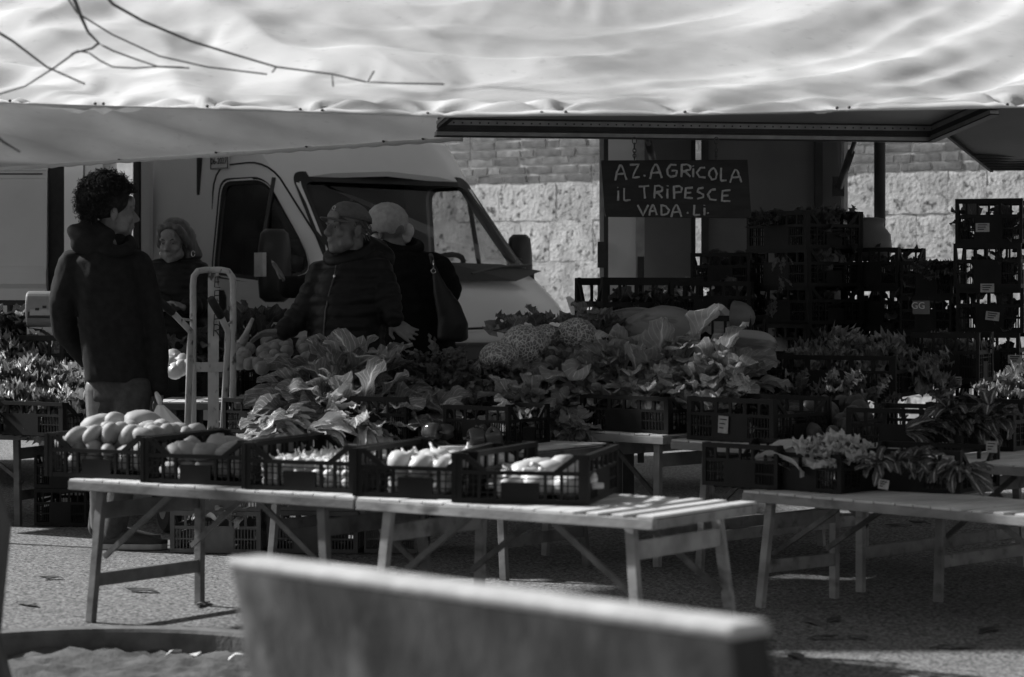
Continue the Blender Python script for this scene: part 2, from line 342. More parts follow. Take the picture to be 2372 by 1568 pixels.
def ducato():
    b = R(40); hx, hy = math.sin(b), -math.cos(b)
    root = thing('delivery_van', 'white high-roof delivery van with sloping windscreen parked behind the stall', 'van', (-.08, 15.95, 0), math.atan2(hy, hx))
    # local: +x forward (nose at 0), +y vehicle left, z up.  stations: x, half width low, belt, top; z belt, z top, crown
    st = [(-3.1, .98, 1.0, .86, 1.35, 2.5), (-2.1, .98, 1.0, .86, 1.35, 2.5), (-1.75, .98, 1.0, .85, 1.35, 2.48), (-1.5, .98, 1.0, .83, 1.35, 2.36), (-1.3, .98, 1.0, .80, 1.35, 2.16),
          (-1.05, .98, .99, .79, 1.33, 1.9), (-.8, .97, .98, .80, 1.28, 1.64), (-.52, .96, .96, .82, 1.2, 1.345), (-.42, .955, .95, .82, 1.12, 1.29), (-.22, .94, .93, .78, 1.02, 1.19), (-.08, .9, .88, .72, .95, 1.08), (.0, .84, .82, .68, .8, .98)]
    mb = MB(); n = 0; ring = None; vs = []
    NP = 19
    for x, wl, wb, wt, zb, zt in st:
        half = [(wl*.97, .32), (wl, .55), (wb+.005, zb*.62+.1), (wb, zb)]
        # side up to the shoulder, then roof crown
        zs = zt-.1*min(1, (zt-zb)/.4)
        for t in (.33, .66, 1): half.append((wb+(wt+.05-wb)*t, zb+(zs-zb)*t))
        half += [(wt-.02, zs+(zt-zs)*.6), (wt*.6, zt-.012)]
        pts = [(y, z) for y, z in half]+[(0, zt)]+[(-y, z) for y, z in reversed(half)]
        vs += [(x-(.10*(y/wt)**2 if x > -1.8 and x < -.4 else .16*(y/.9)**2 if x >= -.4 else 0), y, z) for y, z in pts]
    m = len(st); fs = []
    for i in range(m-1):
        for k in range(NP-1): fs.append((i*NP+k, (i+1)*NP+k, (i+1)*NP+k+1, i*NP+k+1))
    fs.append(tuple(range(NP))); fs.append(tuple((m-1)*NP+k for k in range(NP)))
    for i in range(m-1): fs.append((i*NP, i*NP+NP-1, (i+1)*NP+NP-1, (i+1)*NP))
    mb.add(vs, fs); body = mb.build('body', mt['van'], root, smooth=True)
    dgr = bpy.context.evaluated_depsgraph_get(); dgr.update()
    def hit(o_, d_):
        ok, loc, nr, _ = body.ray_cast(Vector(o_), Vector(d_)); return (loc, nr) if ok else (Vector(o_)+Vector(d_)*2, -Vector(d_))
    def sp(x, z, sg, off=0):
        loc, nr = hit((x, sg*3, z), (0, -sg, 0)); return loc+Vector((0, sg*off, 0))
    def fp(y, z, off=0):
        loc, nr = hit((2, y, z), (-1, 0, 0)); return loc+Vector((off, 0, off*.6))
    # window openings cut through the shell
    sw = rounded([(-1.98, 1.36), (-1.96, 2.02), (-1.5, 2.02), (-.98, 1.5), (-.9, 1.37), (-1.2, 1.3)], .1)
    inner = MB(); inner.box((-1.35, 0, 1.25), (1.75, 1.84, 1.1)); 
    mod = body.modifiers.new('so', 'SOLIDIFY'); mod.thickness = .045; mod.offset = -1
    c1 = MB().prism(sw, 'y', -1.3, 1.3).build('c', None)
    ws = rounded([(-.83, 1.43), (-.74, 2.04), (.74, 2.04), (.83, 1.43), (.6, 1.385), (-.6, 1.385)], .08)
    c2m = MB(); nrm = Vector((.66, 0, .75))
    vs_ = []
    for s_ in (-.6, .3):                     # sweep the outline along the screen normal
        for y, z in ws:
            vs_.append(fp(y, z)+nrm*s_)
    k = len(ws); c2m.add(vs_, [tuple(range(k)), tuple(range(2*k-1, k-1, -1))]+[(i, i+k, (i+1) % k+k, (i+1) % k) for i in range(k)])
    c2 = c2m.build('c', None)
    for c in (c1, c2): c.parent = root
    n = len(sw); side = {}
    for sg in (-1, 1):
        side[sg] = ([sp(x, z, sg, -.02) for x, z in sw], [sp(-1.43+(x+1.43)*1.045, 1.66+(z-1.66)*1.06, sg, .004) for x, z in sw], [sp(-1.43+(x+1.43)*.95, 1.66+(z-1.66)*.92, sg, -.01) for x, z in sw], [sp(-1.42, 1.33+.7*i/6, sg, .0) for i in range(7)])
    scr = ([fp(y, z, -.015) for y, z in ws], [fp(y*1.05, 1.71+(z-1.71)*1.1, .006) for y, z in ws], [fp(y*.965, 1.71+(z-1.71)*.9, -.004) for y, z in ws])
    door = rounded([(-2.03, .5), (-2.06, 2.13), (-1.5, 2.15), (-.78, 1.45), (-.62, 1.2), (-.62, .6)], .18)
    seam = [sp(x, z, -1, .001) for x, z in door+[door[0]]]; plc = sp(-1.985, 2.2, -1, .012)
    boolean_cut(body, c1); boolean_cut(body, c2); apply_mods(body)
    for p in body.data.polygons: p.use_smooth = True
    for c in (c1, c2): bpy.data.objects.remove(c)
    try: body.data.set_sharp_from_angle(angle=R(35))
    except Exception: pass
    # glass and black frames
    def side_y(z, sg): return sg*1.0
    for sg in (-1, 1):
        A, B, C_, D_ = side[sg]
        MB().add(A, [tuple(range(n))]).build('side_window', mt['glass_dark'] if sg < 0 else mt['glass'], root)
        MB().add(B+C_, [(i, (i+1) % n, (i+1) % n+n, i+n) for i in range(n)]).build('window_frame', mt['plastic_black'], root)
        MB().tube(D_, .018, 6).build('window_divider', mt['plastic_black'], root)
    n = len(ws)
    MB().add(scr[0], [tuple(range(n))]).build('windscreen', mt['glass'], root)
    MB().add(scr[1]+scr[2], [(i, (i+1) % n, (i+1) % n+n, i+n) for i in range(n)]).build('windscreen_frame', mt['plastic_black'], root)
    # scuttle, wipers, bonnet seam
    MB().add([(-.60, -.86, 1.375), (-.46, -.5, 1.30), (-.42, 0, 1.30), (-.46, .5, 1.30), (-.60, .86, 1.375), (-.62, .5, 1.42), (-.6, 0, 1.43), (-.62, -.5, 1.42)], [(0,1,2,3,4,5,6,7)]).build('scuttle', mt['plastic_black'], root).location = (.03, 0, .012)
    for y0, y1 in ((-.45, .25), (.15, .78)):
        MB().tube([(-.49, y0, 1.36), (-.56, (y0+y1)/2, 1.41), (-.6, y1, 1.425)], .012).build('wiper', mt['plastic_black'], root)
    # interior: dash, seats, wheel, headliner
    MB().box((-.95, 0, 1.17), (.62, 1.7, .4)).build('dashboard', mt['interior'], root)
    for y in (-.5, .42):
        s_ = MB(); s_.loft([((-1.95, y, z), r_, .27, 0) for z, r_ in ((.9, .1), (1.2, .1), (1.55, .08), (1.62, .05))]); s_.ell((-1.97, y, 1.72), (.06, .14, .11)); s_.build('seat', mt['interior'], root, smooth=True)
    sw_ = MB(); ctr = Vector((-1.2, .42, 1.4)); ax = Vector((-.55, 0, .83)); e1 = Vector((0, 1, 0)); e2 = ax.cross(e1)
    sw_.tube([ctr+(e1*math.cos(t)+e2*math.sin(t))*.19 for t in [2*math.pi*k_/20 for k_ in range(21)]], .02); sw_.bar(ctr-e1*.19, ctr+e1*.19, .03, .05); sw_.build('steering_wheel', mt['interior'], root, smooth=True)
    MB().box((-2.25, 0, 1.6), (.04, 1.9, 1.7)).build('bulkhead', mt['interior'], root)
    MB().box((-1.9, 0, 2.06), (.7, 1.3, .03)).build('headliner', mt['interior'], root)
    # mirrors
    for sg in (-1, 1):
        sc_ = .86 if sg < 0 else .75; mx_ = -.93 if sg < 0 else -1.1; my_ = 1.19 if sg < 0 else 1.1
        mi = MB(); mi.loft([((mx_, sg*my_, z), a*sc_, c*sc_, 0) for z, a, c in ((1.17, .06, .08), (1.2, .09, .13), (1.35, .1, .145), (1.52, .1, .14), (1.63, .085, .12), (1.66, .05, .08))]); mi.bar((-.95, sg*.97, 1.42), (mx_, sg*(my_-.07), 1.45), .06, .1)
        mo = mi.build('door_mirror', mt['plastic_black'], root, smooth=True)
        if sg < 0: MB().box((-.9, -1.325, 1.42), (.1, .03, .16)).build('indicator_lens', mt['lamp_glass'], mo)
    # door seams, handle, side moulding
    MB().tube(seam, .007, 5).build('door_seam', mt['rubber'], root)
    MB().loft([((-1.86, -1.004, z), a, .012, 0) for z, a in ((.98, .03), (1.02, .06), (1.2, .06), (1.25, .03))]).build('door_handle', mt['plastic_black'], root)
    MB().box((-1.5, -1.0, .86), (2.7, .03, .14)).build('side_moulding', mt['plastic_black'], root)
    # lamps, bumper, grille, bonnet line
    for sg in (-1, 1):
        l = MB(); l.add([(-.08, sg*.70, .98), (-.12, sg*.86, .93), (-.3, sg*.945, .98), (-.42, sg*.955, 1.2), (-.28, sg*.9, 1.16), (-.16, sg*.78, 1.08)], [(0,1,2,3,4,5)])
        lo_ = l.build('headlight', mt['lamp_glass'], root); s2 = lo_.modifiers.new('s', 'SOLIDIFY'); s2.thickness = .03; s2.offset = 1
    bp = MB(); outl = [(-.45, -1.02), (-.2, -.98), (-.02, -.8), (.06, -.4), (.07, 0), (.06, .4), (-.02, .8), (-.2, .98), (-.45, 1.02), (-.5, .9), (-.5, -.9)]
    bp.prism(outl, 'z', .28, .9); bo = bp.build('bumper', mt['plastic_black'], root); bevel(bo, .03)
    for z in (.62, .7, .78): MB().bar((.075, -.5, z), (.075, .5, z), .012, .02).build('grille_bar', mt['rubber'], root)
    MB().tube([(.02-.17*(y/.9)**2, y, 1.0-.02*abs(y)) for y in [i*.1 for i in range(-8, 9)]], .008, 5).build('bonnet_seam', mt['rubber'], root)
    for x, y in ((-.75, -.86), (-.75, .86), (-2.75, -.86)):
        wh = MB(); wh.loft([((0, 0, z), r_, r_, 0) for z, r_ in ((-.1, .3), (-.1, .34), (.1, .34), (.1, .3))], 24); wo = wh.build('wheel', mt['rubber'], root, smooth=False); wo.location = (x, y, .34); wo.rotation_euler = (R(90), 0, 0)
        MB().loft([((0, 0, z), .2, .2, 0) for z in (-.105, .105)], 16).build('rim', mt['alu'], wo)
    # roof aerial, certificate plate
    MB().tube([(-1.55, .12, 2.36), (-1.5, .12, 2.44), (-1.62, .12, 2.62)], .008, 6).build('aerial', mt['plastic_black'], root)
    pl = MB().box((-1.985, plc.y, 2.225), (.23, .012, .235)).build('certificate_plate', mt['paper'], root)
    bevel(pl, .004)
    fr = MB(); y_ = plc.y-.009
    for a, c in (((-2.095, 2.115), (-1.875, 2.115)), ((-2.095, 2.335), (-1.875, 2.335)), ((-2.095, 2.115), (-2.095, 2.335)), ((-1.875, 2.115), (-1.875, 2.335))): fr.bar((a[0], y_, a[1]), (c[0], y_, c[1]), .004, .006, up=(0, 1, 0))
    fr.build('plate_border', mt['ink'], pl)
    text_mesh('FNAX', .095, mt['ink'], pl, (-1.985, y_-.003, 2.265), (R(90), 0, 0)); text_mesh('06-2027', .062, mt['ink'], pl, (-1.985, y_-.003, 2.165), (R(90), 0, 0))
    # open load doorway edge behind the cab
    MB().box((-2.98, -1.0, 1.4), (.09, .05, 2.1)).build('door_edge', mt['rubber'], root)
    MB().box((-2.86, -1.004, 1.4), (.12, .03, 2.1)).build('door_post', mt['van2'], root)
ducato()
def left_van():
    root = thing('panel_van', 'grey-white panel van with long side creases and an open rear door', 'van', (-4.7, 16.0, 0), R(0))
    L = 4.36
    mb = MB(); prof = [(-1.0, .35), (-1.02, .9), (-1.02, 1.05), (-1.0, 1.08), (-1.0, 1.26), (-1.018, 1.29), (-1.018, 1.36), (-1.0, 1.4), (-.98, 1.95), (-.97, 1.96), (-.97, 2.0), (-.955, 2.01), (-.955, 2.06), (-.93, 2.5), (-.92, 3.3), (-.8, 3.4), (1.5, 3.4), (1.65, 3.3), (1.7, 1.4), (1.7, .35)]  # hidden upper body and depth enlarged to shade the delivery van
    mb.prism(prof, 'x', -L/2, L/2-.42); mb.build('body', mt['van2'], root)
    for z in (1.985, 2.035): MB().box((-.2, -.972, z), (L-.5, .012, .008)).build('side_groove', mt['rubber'], root)
    x = L/2-.42
    MB().box((x+.06, -.9, 1.7), (.11, .1, 2.5)).build('door_seal', mt['rubber'], root)
    MB().box((x+.17, -.97, 1.7), (.12, .04, 2.5)).build('rear_door', mt['van'], root)
    dp = MB(); dp.prism([(x+.245, -1.0), (x+.36, -1.03), (x+.36, -.95), (x+.245, -.92)], 'z', .5, 2.9); dp.build('rear_door_frame', mt['van2'], root)
    MB().box((x+.385, -.98, 1.95), (.05, .05, .12)).build('door_hinge', mt['plastic_black'], root)
    for xx in (-1.5, 1.0):
        wh = MB(); wh.loft([((0, 0, z), r_, r_, 0) for z, r_ in ((-.1, .3), (-.1, .34), (.1, .34), (.1, .3))], 24); wo = wh.build('wheel', mt['rubber'], root); wo.location = (xx, -.9, .34); wo.rotation_euler = (R(90), 0, 0)
left_van()
# ------------------------------------------------------------------ canopy
_SN = {}
def snoise(x, y, seed=0):                  # cheap smooth noise from summed sines
    v = 0
    if seed not in _SN: _SN[seed] = [tuple(q) for q in np.random.RandomState(seed).uniform(-1, 1, (10, 4))]
    for a, b, c, d in _SN[seed]: v += math.sin(x*a*6+y*b*6+c*6)*math.cos(x*d*3-y*a*4+b*5)
    return v/4
def sheet(name, mat, parent, P, nu, nv):    # P(u,v) -> Vector; u along, v up the slope
    vs = [P(i/nu, j/nv) for j in range(nv+1) for i in range(nu+1)]
    fs = [(j*(nu+1)+i, j*(nu+1)+i+1, (j+1)*(nu+1)+i+1, (j+1)*(nu+1)+i) for j in range(nv) for i in range(nu)]
    return MB().add(vs, fs).build(name, mat, parent, smooth=True, fix=False)
def interp(x, xs, ys):
    for i in range(len(xs)-1):
        if x <= xs[i+1]: return ys[i]+(ys[i+1]-ys[i])*max(0, (x-xs[i])/(xs[i+1]-xs[i]))
    return ys[-1]
HZ = 9.3        # depth of the near hem
CLX = -3.1      # left end of the canopy
def canopy():
    root = thing('market_canopy', 'large pale canvas market canopy with sagging hem over the vegetable stall', 'canopy', (0, HZ, 0))
    # hem of the near slope as the photograph shows it, at depth ~HZ
    hx = [-1200, 0, 420, 1000, 1250, 1600, 2000, 2371, 3600]; hyy = [205, 240, 252, 271, 268, 267, 256, 249, 240]
    def hem(x): return 672-interp(CX+x*FPX/HZ, hx, hyy)
    EYE = [(px-CX)*HZ/FPX for px in (20, 228, 478, 720, 990, 1282, 1587, 1954, 2335)]
    def near(u, v):
        x = CLX+u*(4.4-CLX); s_ = v*2.75
        wgt = math.exp(-v*2.2); hh = hem(x)*HZ/FPX
        z = CAMZ+hh*wgt+(1-wgt)*(.71)+.0 + s_*.315 - .12*math.sin(min(1, v)*math.pi)
        y = s_*.95
        wv = s_-.27*(x+.25)**2+.10*snoise(x*.55, s_*.5, 9)
        def ridge(q): q = q-math.floor(q); return (q/.62)**1.3 if q < .62 else ((1-q)/.38)**1.1
        def soft(q): return .5+.5*math.sin(6.283*q)
        lft = 1/(1+math.exp((x+.9)*4))
        am = .55+.45*snoise(x*.45+2, s_*.4, 22)
        d = .075*(1-.6*lft)*(soft(wv/1.2+.12)-.5)*am+.05*(1-.5*lft)*(ridge(wv/.5+.3*snoise(x*.6, s_*.5, 8))-.4)*max(0, .35+.65*snoise(x*.7, s_*.9, 33))
        d += .028*(ridge((s_*.42-.62*x+.2*snoise(x*.7, s_*.7, 3))/.6)-.4)*(1-lft)*max(0, .3+.7*snoise(x*.9, s_*.6, 41))+.010*(ridge((s_*.3-.9*x+.3*snoise(x, s_, 13))/.23)-.4)*max(0, snoise(x*1.3, s_*1.1, 43))
        d += .06*lft*(ridge((s_*.35+.8*x)/.7+.4*snoise(x, s_, 6))-.4)+.022*lft*snoise(x*2.6, s_*2.4, 17)+.03*lft*(ridge((s_*.5-.7*x)/.55+.3*snoise(x, s_, 16))-.4)*max(0, snoise(x*.9, s_*.8, 26))
        d += .014*snoise(x*1.1, s_*1.5, 4)+.02*math.exp(-((x-.6)/.5)**2)*math.exp(-s_*1.6)*snoise(x*4, s_*4.5, 14)+.012*math.exp(-((x-1.8)/.4)**2)*snoise(x*4, s_*3.5, 15)
        for ex in EYE:
            dx = x-ex; r_ = math.hypot(dx, s_)
            if r_ < 1.1: d += .022*math.exp(-r_/.38)*math.sin(8*math.atan2(s_, dx)+ex*5)*min(1, r_/.07)
        fade = min(1, s_/.12)
        return Vector((x, y-d*.3*fade, z+d*fade*.8))
    sheet('near_sheet', mt['canvas'], root, near, 320, 110)
    # hem band and its studs
    def hemv(x, dz): 
        p = near((x-CLX)/(4.4-CLX), 0); q = near((x-CLX)/(4.4-CLX), .02); return p.lerp(q, dz)+Vector((0, -.002, .004))
    N = 180; vs = []
    for i in range(N+1):
        x = CLX+(4.4-CLX)*i/N; vs += [hemv(x, 1.0), hemv(x, -.06+.05*math.sin(x*7))]
    hb = MB().add(vs, [(2*i, 2*i+1, 2*i+3, 2*i+2) for i in range(N)]).build('hem_band', mt['canvas'], root, smooth=True); s_ = hb.modifiers.new('s', 'SOLIDIFY'); s_.thickness = .005
    for px in (20, 218, 237, 478, 694, 745, 990, 1254, 1310, 1587, 1940, 1968, 2335):
        p = near(((px-CX)*HZ/FPX-CLX)/(4.4-CLX), 0.004); st = MB().ell((0, 0, 0), (.007, .006, .006), nu=8, nv=6).build('eyelet_knot', mt['iron'], root, smooth=True); st.location = (p.x, p.y+.012, p.z+.012)
    # far slope, seen from inside
    def far(u, v):
        A = Vector((-3.5, 14.7-HZ, 1.985)); B = Vector((-.27, 13.15-HZ, 2.095)); lo = A.lerp(B, u)
        x = lo.x; top = near(max(0, min(1, (x-CLX)/(4.4-CLX))), .98)
        if u > .68: pass
        p = lo.lerp(Vector((x-.25, max(top.y+.12, 0), top.z)), v)
        ph = (x*1.3+v*2.2)
        w_ = (.035*max(0, math.sin(ph*5.2))**2+.02*math.sin(ph*9+1.7)+.012*float(snoise(x*1.5, v*2, 21)))*min(1, v*6)*(1-v)
        return p+Vector((0, w_, w_*.6-.06*math.sin(math.pi*v)))
    sheet('far_sheet', mt['canvas'], root, far, 200, 40)
    vs = []
    for i in range(N+1):
        p = far(i/N, 0); vs += [p+Vector((0, -.006, .02)), p+Vector((0, -.006, -.02+.003*math.sin(i*.9)))]
    hb = MB().add(vs, [(2*i, 2*i+1, 2*i+3, 2*i+2) for i in range(N)]).build('far_hem_band', mt['canvas'], root, smooth=True); s_ = hb.modifiers.new('s', 'SOLIDIFY'); s_.thickness = .004
    for u in (.1, .36, .55, .72, .86, .93):
        p = far(u, 0); st = MB().ell((0, 0, 0), (.01, .008, .013), nu=8, nv=6).build('eyelet_knot', mt['iron'], root, smooth=True); st.location = (p.x, p.y-.016, p.z+.012)
    # frame: ridge tube and two legs out of the picture
    MB().tube([(CLX, 2.66, 2.78), (4.5, 2.66, 2.78)], .02).build('ridge_tube', mt['alu'], root, smooth=True)
    for x in (CLX+.05, 4.35): MB().tube([(x, 2.66, -.0), (x, 2.66, 2.78)], .022).build('post', mt['alu'], root, smooth=True)
canopy()
# ------------------------------------------------------------------ stall truck
def quad_slab(pts, th, mat, name, parent, nrm=None):
    p = [Vector(q) for q in pts]; n = (p[1]-p[0]).cross(p[3]-p[0]).normalized() if nrm is None else Vector(nrm)
    mb = MB().add(p+[q+n*th for q in p], [(0,1,2,3),(7,6,5,4),(0,4,5,1),(1,5,6,2),(2,6,7,3),(3,7,4,0)])
    return mb.build(name, mat, parent)
def truck():
    root = thing('stall_truck', 'market truck with raised side flap and bare grey inner panels', 'truck', (0, 0, 0))
    # flap: far rail L->R, near edge further up
    L, Rr = W(1018, 300, 12.75), W(2162, 314, 13.5)
    d = (Rr-L).normalized(); nr = Vector((d.y, -d.x, 0)).normalized()      # towards the camera
    nearL, nearR = L+nr*.8+Vector((0, 0, .1)), Rr+nr*.8+Vector((0, 0, .1))
    L0, R0 = L+Vector((0, 0, .055)), Rr+Vector((0, 0, .055))
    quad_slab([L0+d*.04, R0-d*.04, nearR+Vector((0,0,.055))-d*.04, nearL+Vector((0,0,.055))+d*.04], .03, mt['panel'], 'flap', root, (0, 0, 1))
    up = Vector((0, 0, 1))
    for k, (a, h, m) in enumerate(((.058, .014, 'seal'), (.036, .03, 'alu'), (.012, .024, 'seal'), (-.004, .008, 'seal'), (-.02, .022, 'alu'), (-.034, .008, 'seal'))):
        off = nr*(.012*(1 if m == 'seal' else -.3)-.01*k)
        MB().bar(L+up*a+off-d*.01*k*.3, Rr+up*a+off, .05, h).build('flap_rail', mt[m], root)
        MB().bar(Rr+up*a+off, nearR+up*a+off, .05, h).build('flap_side_rail', mt[m], root)
        if k < 3: MB().bar(L+up*a+off, nearL+up*a+off, .03, h*.7).build('flap_side_rail', mt[m], root)
    for i in range(60):
        t = (i+.5)/60; rv = MB().ell((0,0,0), (.005, .004, .005), nu=6, nv=4).build('rivet', mt['seal'], root); rv.location = L.lerp(Rr, t)+up*.036+nr*.028
    # inner panels, measured in the photograph at depth 14.6
    Z = 14.7
    def pan(x0, x1, m, name, z0=.3, dz=0, th=.04, ytop=290):
        a, b = W(x0, 300, Z+dz), W(x1, 300, Z+dz); z1 = 2.35
        mb = MB().box(((a.x+b.x)/2, Z+dz, (z0+z1)/2), (b.x-a.x, th, z1-z0)); return mb.build(name, mt[m], root)
    pan(1388, 1398, 'alu', 'door_trim', dz=.02); pan(1398, 1408, 'seal', 'door_trim', dz=.0)
    pan(1408, 1472, 'van', 'door_leaf'); pan(1472, 1492, 'alu', 'door_trim', dz=-.02); pan(1476, 1491, 'seal', 'door_trim', z0=.3, dz=-.05).scale.z = .62
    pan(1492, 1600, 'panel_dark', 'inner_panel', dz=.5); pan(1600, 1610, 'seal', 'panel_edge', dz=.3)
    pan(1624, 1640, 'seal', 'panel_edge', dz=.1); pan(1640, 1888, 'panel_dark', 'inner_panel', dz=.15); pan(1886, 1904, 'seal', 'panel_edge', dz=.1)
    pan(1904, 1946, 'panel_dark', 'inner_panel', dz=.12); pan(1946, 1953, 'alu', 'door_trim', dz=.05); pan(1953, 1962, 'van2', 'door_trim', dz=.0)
    for x, y in ((1393, 690), (1393, 590)):
        p = W(x, y, Z-.06); MB().box(p, (.05, .05, .16)).build('hinge', mt['seal'], root)
    # gas struts
    for a, b in (((1984, 312, 13.45), (1944, 432, 14.5)), ((1497, 312, 13.4), (1512, 372, 14.9))):
        p, q = W(*a), W(*b); mb = MB(); mb.tube([p, p.lerp(q, .35)], .014); mb.tube([p.lerp(q, .33), q], .024); mb.build('gas_strut', mt['seal'], root, smooth=True)
    p = W(1941, 432, 14.55); MB().box(p, (.07, .03, .12)).build('strut_bracket', mt['seal'], root)
    # load floor behind the crates, and roof
    a, b = W(1388, 300, Z), W(1962, 300, Z)
    MB().box(((a.x+b.x)/2+.0, Z+.6, .36), (b.x-a.x, 1.1, .12)).build('load_floor', mt['panel_dark'], root)
    MB().box(((b.x+.1-.45)/2, Z-.2, 2.42), (b.x+.1+.45, 3.0, .06)).build('roof', mt['panel'], root)  # unseen roof stretched forward and left to keep sun off the crates
    for x in (a.x+.1, b.x-.1): MB().box((x, Z+.8, .15), (.08, .3, .3)).build('stand', mt['seal'], root)
    # second flap at the frame edge: its own thing
    r2 = thing('side_flap', 'dark ribbed underside of a raised flap at the upper right corner', 'truck flap', (0, 0, 0))
    A, B, C_, D = W(2297, 392, 14.3), W(2760, 392, 14.3), W(2700, 215, 12.9), W(2120, 250, 13.5)
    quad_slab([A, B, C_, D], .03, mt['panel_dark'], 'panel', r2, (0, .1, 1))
    for i in range(6):
        t = .02+i*.045; p, q = A.lerp(D, t), B.lerp(C_, t); MB().bar(p-up*.008, q-up*.008, .035, .014).build('rib', mt['seal'], r2)
    MB().bar(A-up*.004, D-up*.004, .02, .03).build('edge_trim', mt['seal'], r2)
    MB().bar(B.lerp(C_, .5)-Vector((.05,0,.02)), Vector((3.8, 13.6, 0)), .05, .05).build('prop', mt['alu'], r2)
    # round pole
    p = W(2037, 500, 14.2); q = MB().tube([(p.x, 14.2, 0), (p.x, 14.2, 2.6)], .034, 14).build('canopy_pole', mt['seal'], None, smooth=True); tag(q, 'dark round pole standing against the stone wall by the stacked crates', 'pole')
truck()
# ------------------------------------------------------------------ chalk sign
GL = {'A': [[(0,1),(.15,.45),(.42,0),(.6,.05),(.85,.6),(1,.95)], [(.12,.6),(.8,.55)]], 'Z': [[(0,.02),(.9,0),(.45,.6),(.3,1),(1,.95)]],
      'G': [[(.95,.05),(.4,.02),(.05,.4),(.1,.8),(.4,1),(.9,.9),(1,.5),(.5,.5)]], 'R': [[(.05,1),(.1,0)], [(0,.05),(.6,0),(1,.15),(.95,.42),(.15,.55),(.5,.6),(1,.98)]],
      'i': [[(.5,.25),(.5,1)], [(.48,.0),(.52,.04)]], 'C': [[(.95,0),(.4,.05),(.02,.5),(.3,.95),(1,1)]], 'O': [[(.5,0),(.1,.3),(.05,.65),(.4,1),(.85,.95),(1,.5),(.75,.08),(.5,0)]],
      'L': [[(.1,0),(.05,.9),(.15,1),(1,.95)]], 'T': [[(0,.1),(1,.03)], [(.5,.06),(.6,1)]], 'P': [[(.1,1),(.1,0)], [(0,.05),(.7,.0),(1,.15),(.9,.45),(.15,.5)]],
      'E': [[(1,0),(.1,.05),(.02,.95),(1,1)], [(.1,.5),(.8,.46)]], 'S': [[(.95,.02),(.3,.05),(.1,.35),(.9,.6),(.95,.85),(.1,1)]],
      'V': [[(0,0),(.5,1),(1,.02)]], 'D': [[(.1,1),(.05,0),(.6,.1),(1,.5),(.8,.85),(.1,1)]], '.': [[(.2,.4),(.8,.6)], [(.3,.7),(.7,.3)]], 'F': [[(1,0),(.1,.05),(.05,1)], [(.1,.5),(.8,.46)]]}
TXT = [[('A',190,290,305,440),('Z',318,410,298,415),('.',440,460,388,408),('A',500,605,297,425),('G',648,740,297,410),('R',775,860,297,410),('i',878,892,310,412),('C',915,995,325,415),('O',1022,1095,330,432),('L',1128,1180,328,445),('A',1215,1315,345,462)],
       [('i',208,224,500,622),('L',265,325,510,620),('T',400,492,485,600),('R',535,610,487,600),('i',648,662,487,600),('P',705,785,492,605),('E',810,880,505,600),('S',915,980,505,605),('C',1013,1090,520,615),('E',1138,1215,528,627)],
       [('V',390,485,658,752),('A',492,560,660,752),('D',595,670,660,752),('A',690,780,660,768),('.',825,846,718,738),('L',888,945,660,752),('i',978,992,660,750),('.',1005,1024,722,742)]]
def sign():
    Z = 12.7
    def zp(x, y, dz=0): return W((1450+x/3.649)*.9484, (320+y/3.649)*.9484, Z-dz)
    root = thing('chalk_sign', 'blackboard with handwritten chalk letters hanging on two chains from the flap', 'sign', (0, 0, 0))
    c = [zp(62, 262), zp(1370, 255), zp(1405, 778), zp(100, 765)]
    b = quad_slab(c, .018, mt['board'], 'board', root, (0, 1, 0)); bevel(b, .003)
    rng = random.Random(5)
    for ln in TXT:
        mb = MB()
        for ch, x0, x1, y0, y1 in ln:
            for s_ in GL[ch]:
                pts = []
                for i in range(len(s_)-1):
                    for t in (0, .33, .66): pts.append((s_[i][0]+(s_[i+1][0]-s_[i][0])*t, s_[i][1]+(s_[i+1][1]-s_[i][1])*t))
                pts.append(s_[-1])
                pp = [zp(x0+(x1-x0)*a+rng.uniform(-1.5, 1.5), y0+(y1-y0)*b_+rng.uniform(-1.5, 1.5), .002) for a, b_ in pts]
                mb.tube(pp, [rng.uniform(.0042, .0068) for _ in pp], 6)
        o = mb.build('chalk_line', mt['chalk'], root)
    for x in (361, 1090):
        ys = [60, 112, 160, 190, 210, 230, 250]
        for i in range(len(ys)-1):
            a, b_ = zp(x, ys[i]-6), zp(x, ys[i+1]+6); h = (a.z-b_.z)/2; ctr = (a+b_)/2; wdt = .011 if i < 1 else .008
            mb = MB(); pts = []
            for k in range(17):
                t = 2*math.pi*k/16; q = Vector((math.cos(t)*wdt, 0, math.sin(t)*h))
                if i % 2: q = Vector((q.x*.35, q.x*.9, q.z))
                pts.append(ctr+q)
            mb.tube(pts, .0028, 5, cap=False); mb.build('chain_link', mt['iron'], root, smooth=True)
sign()
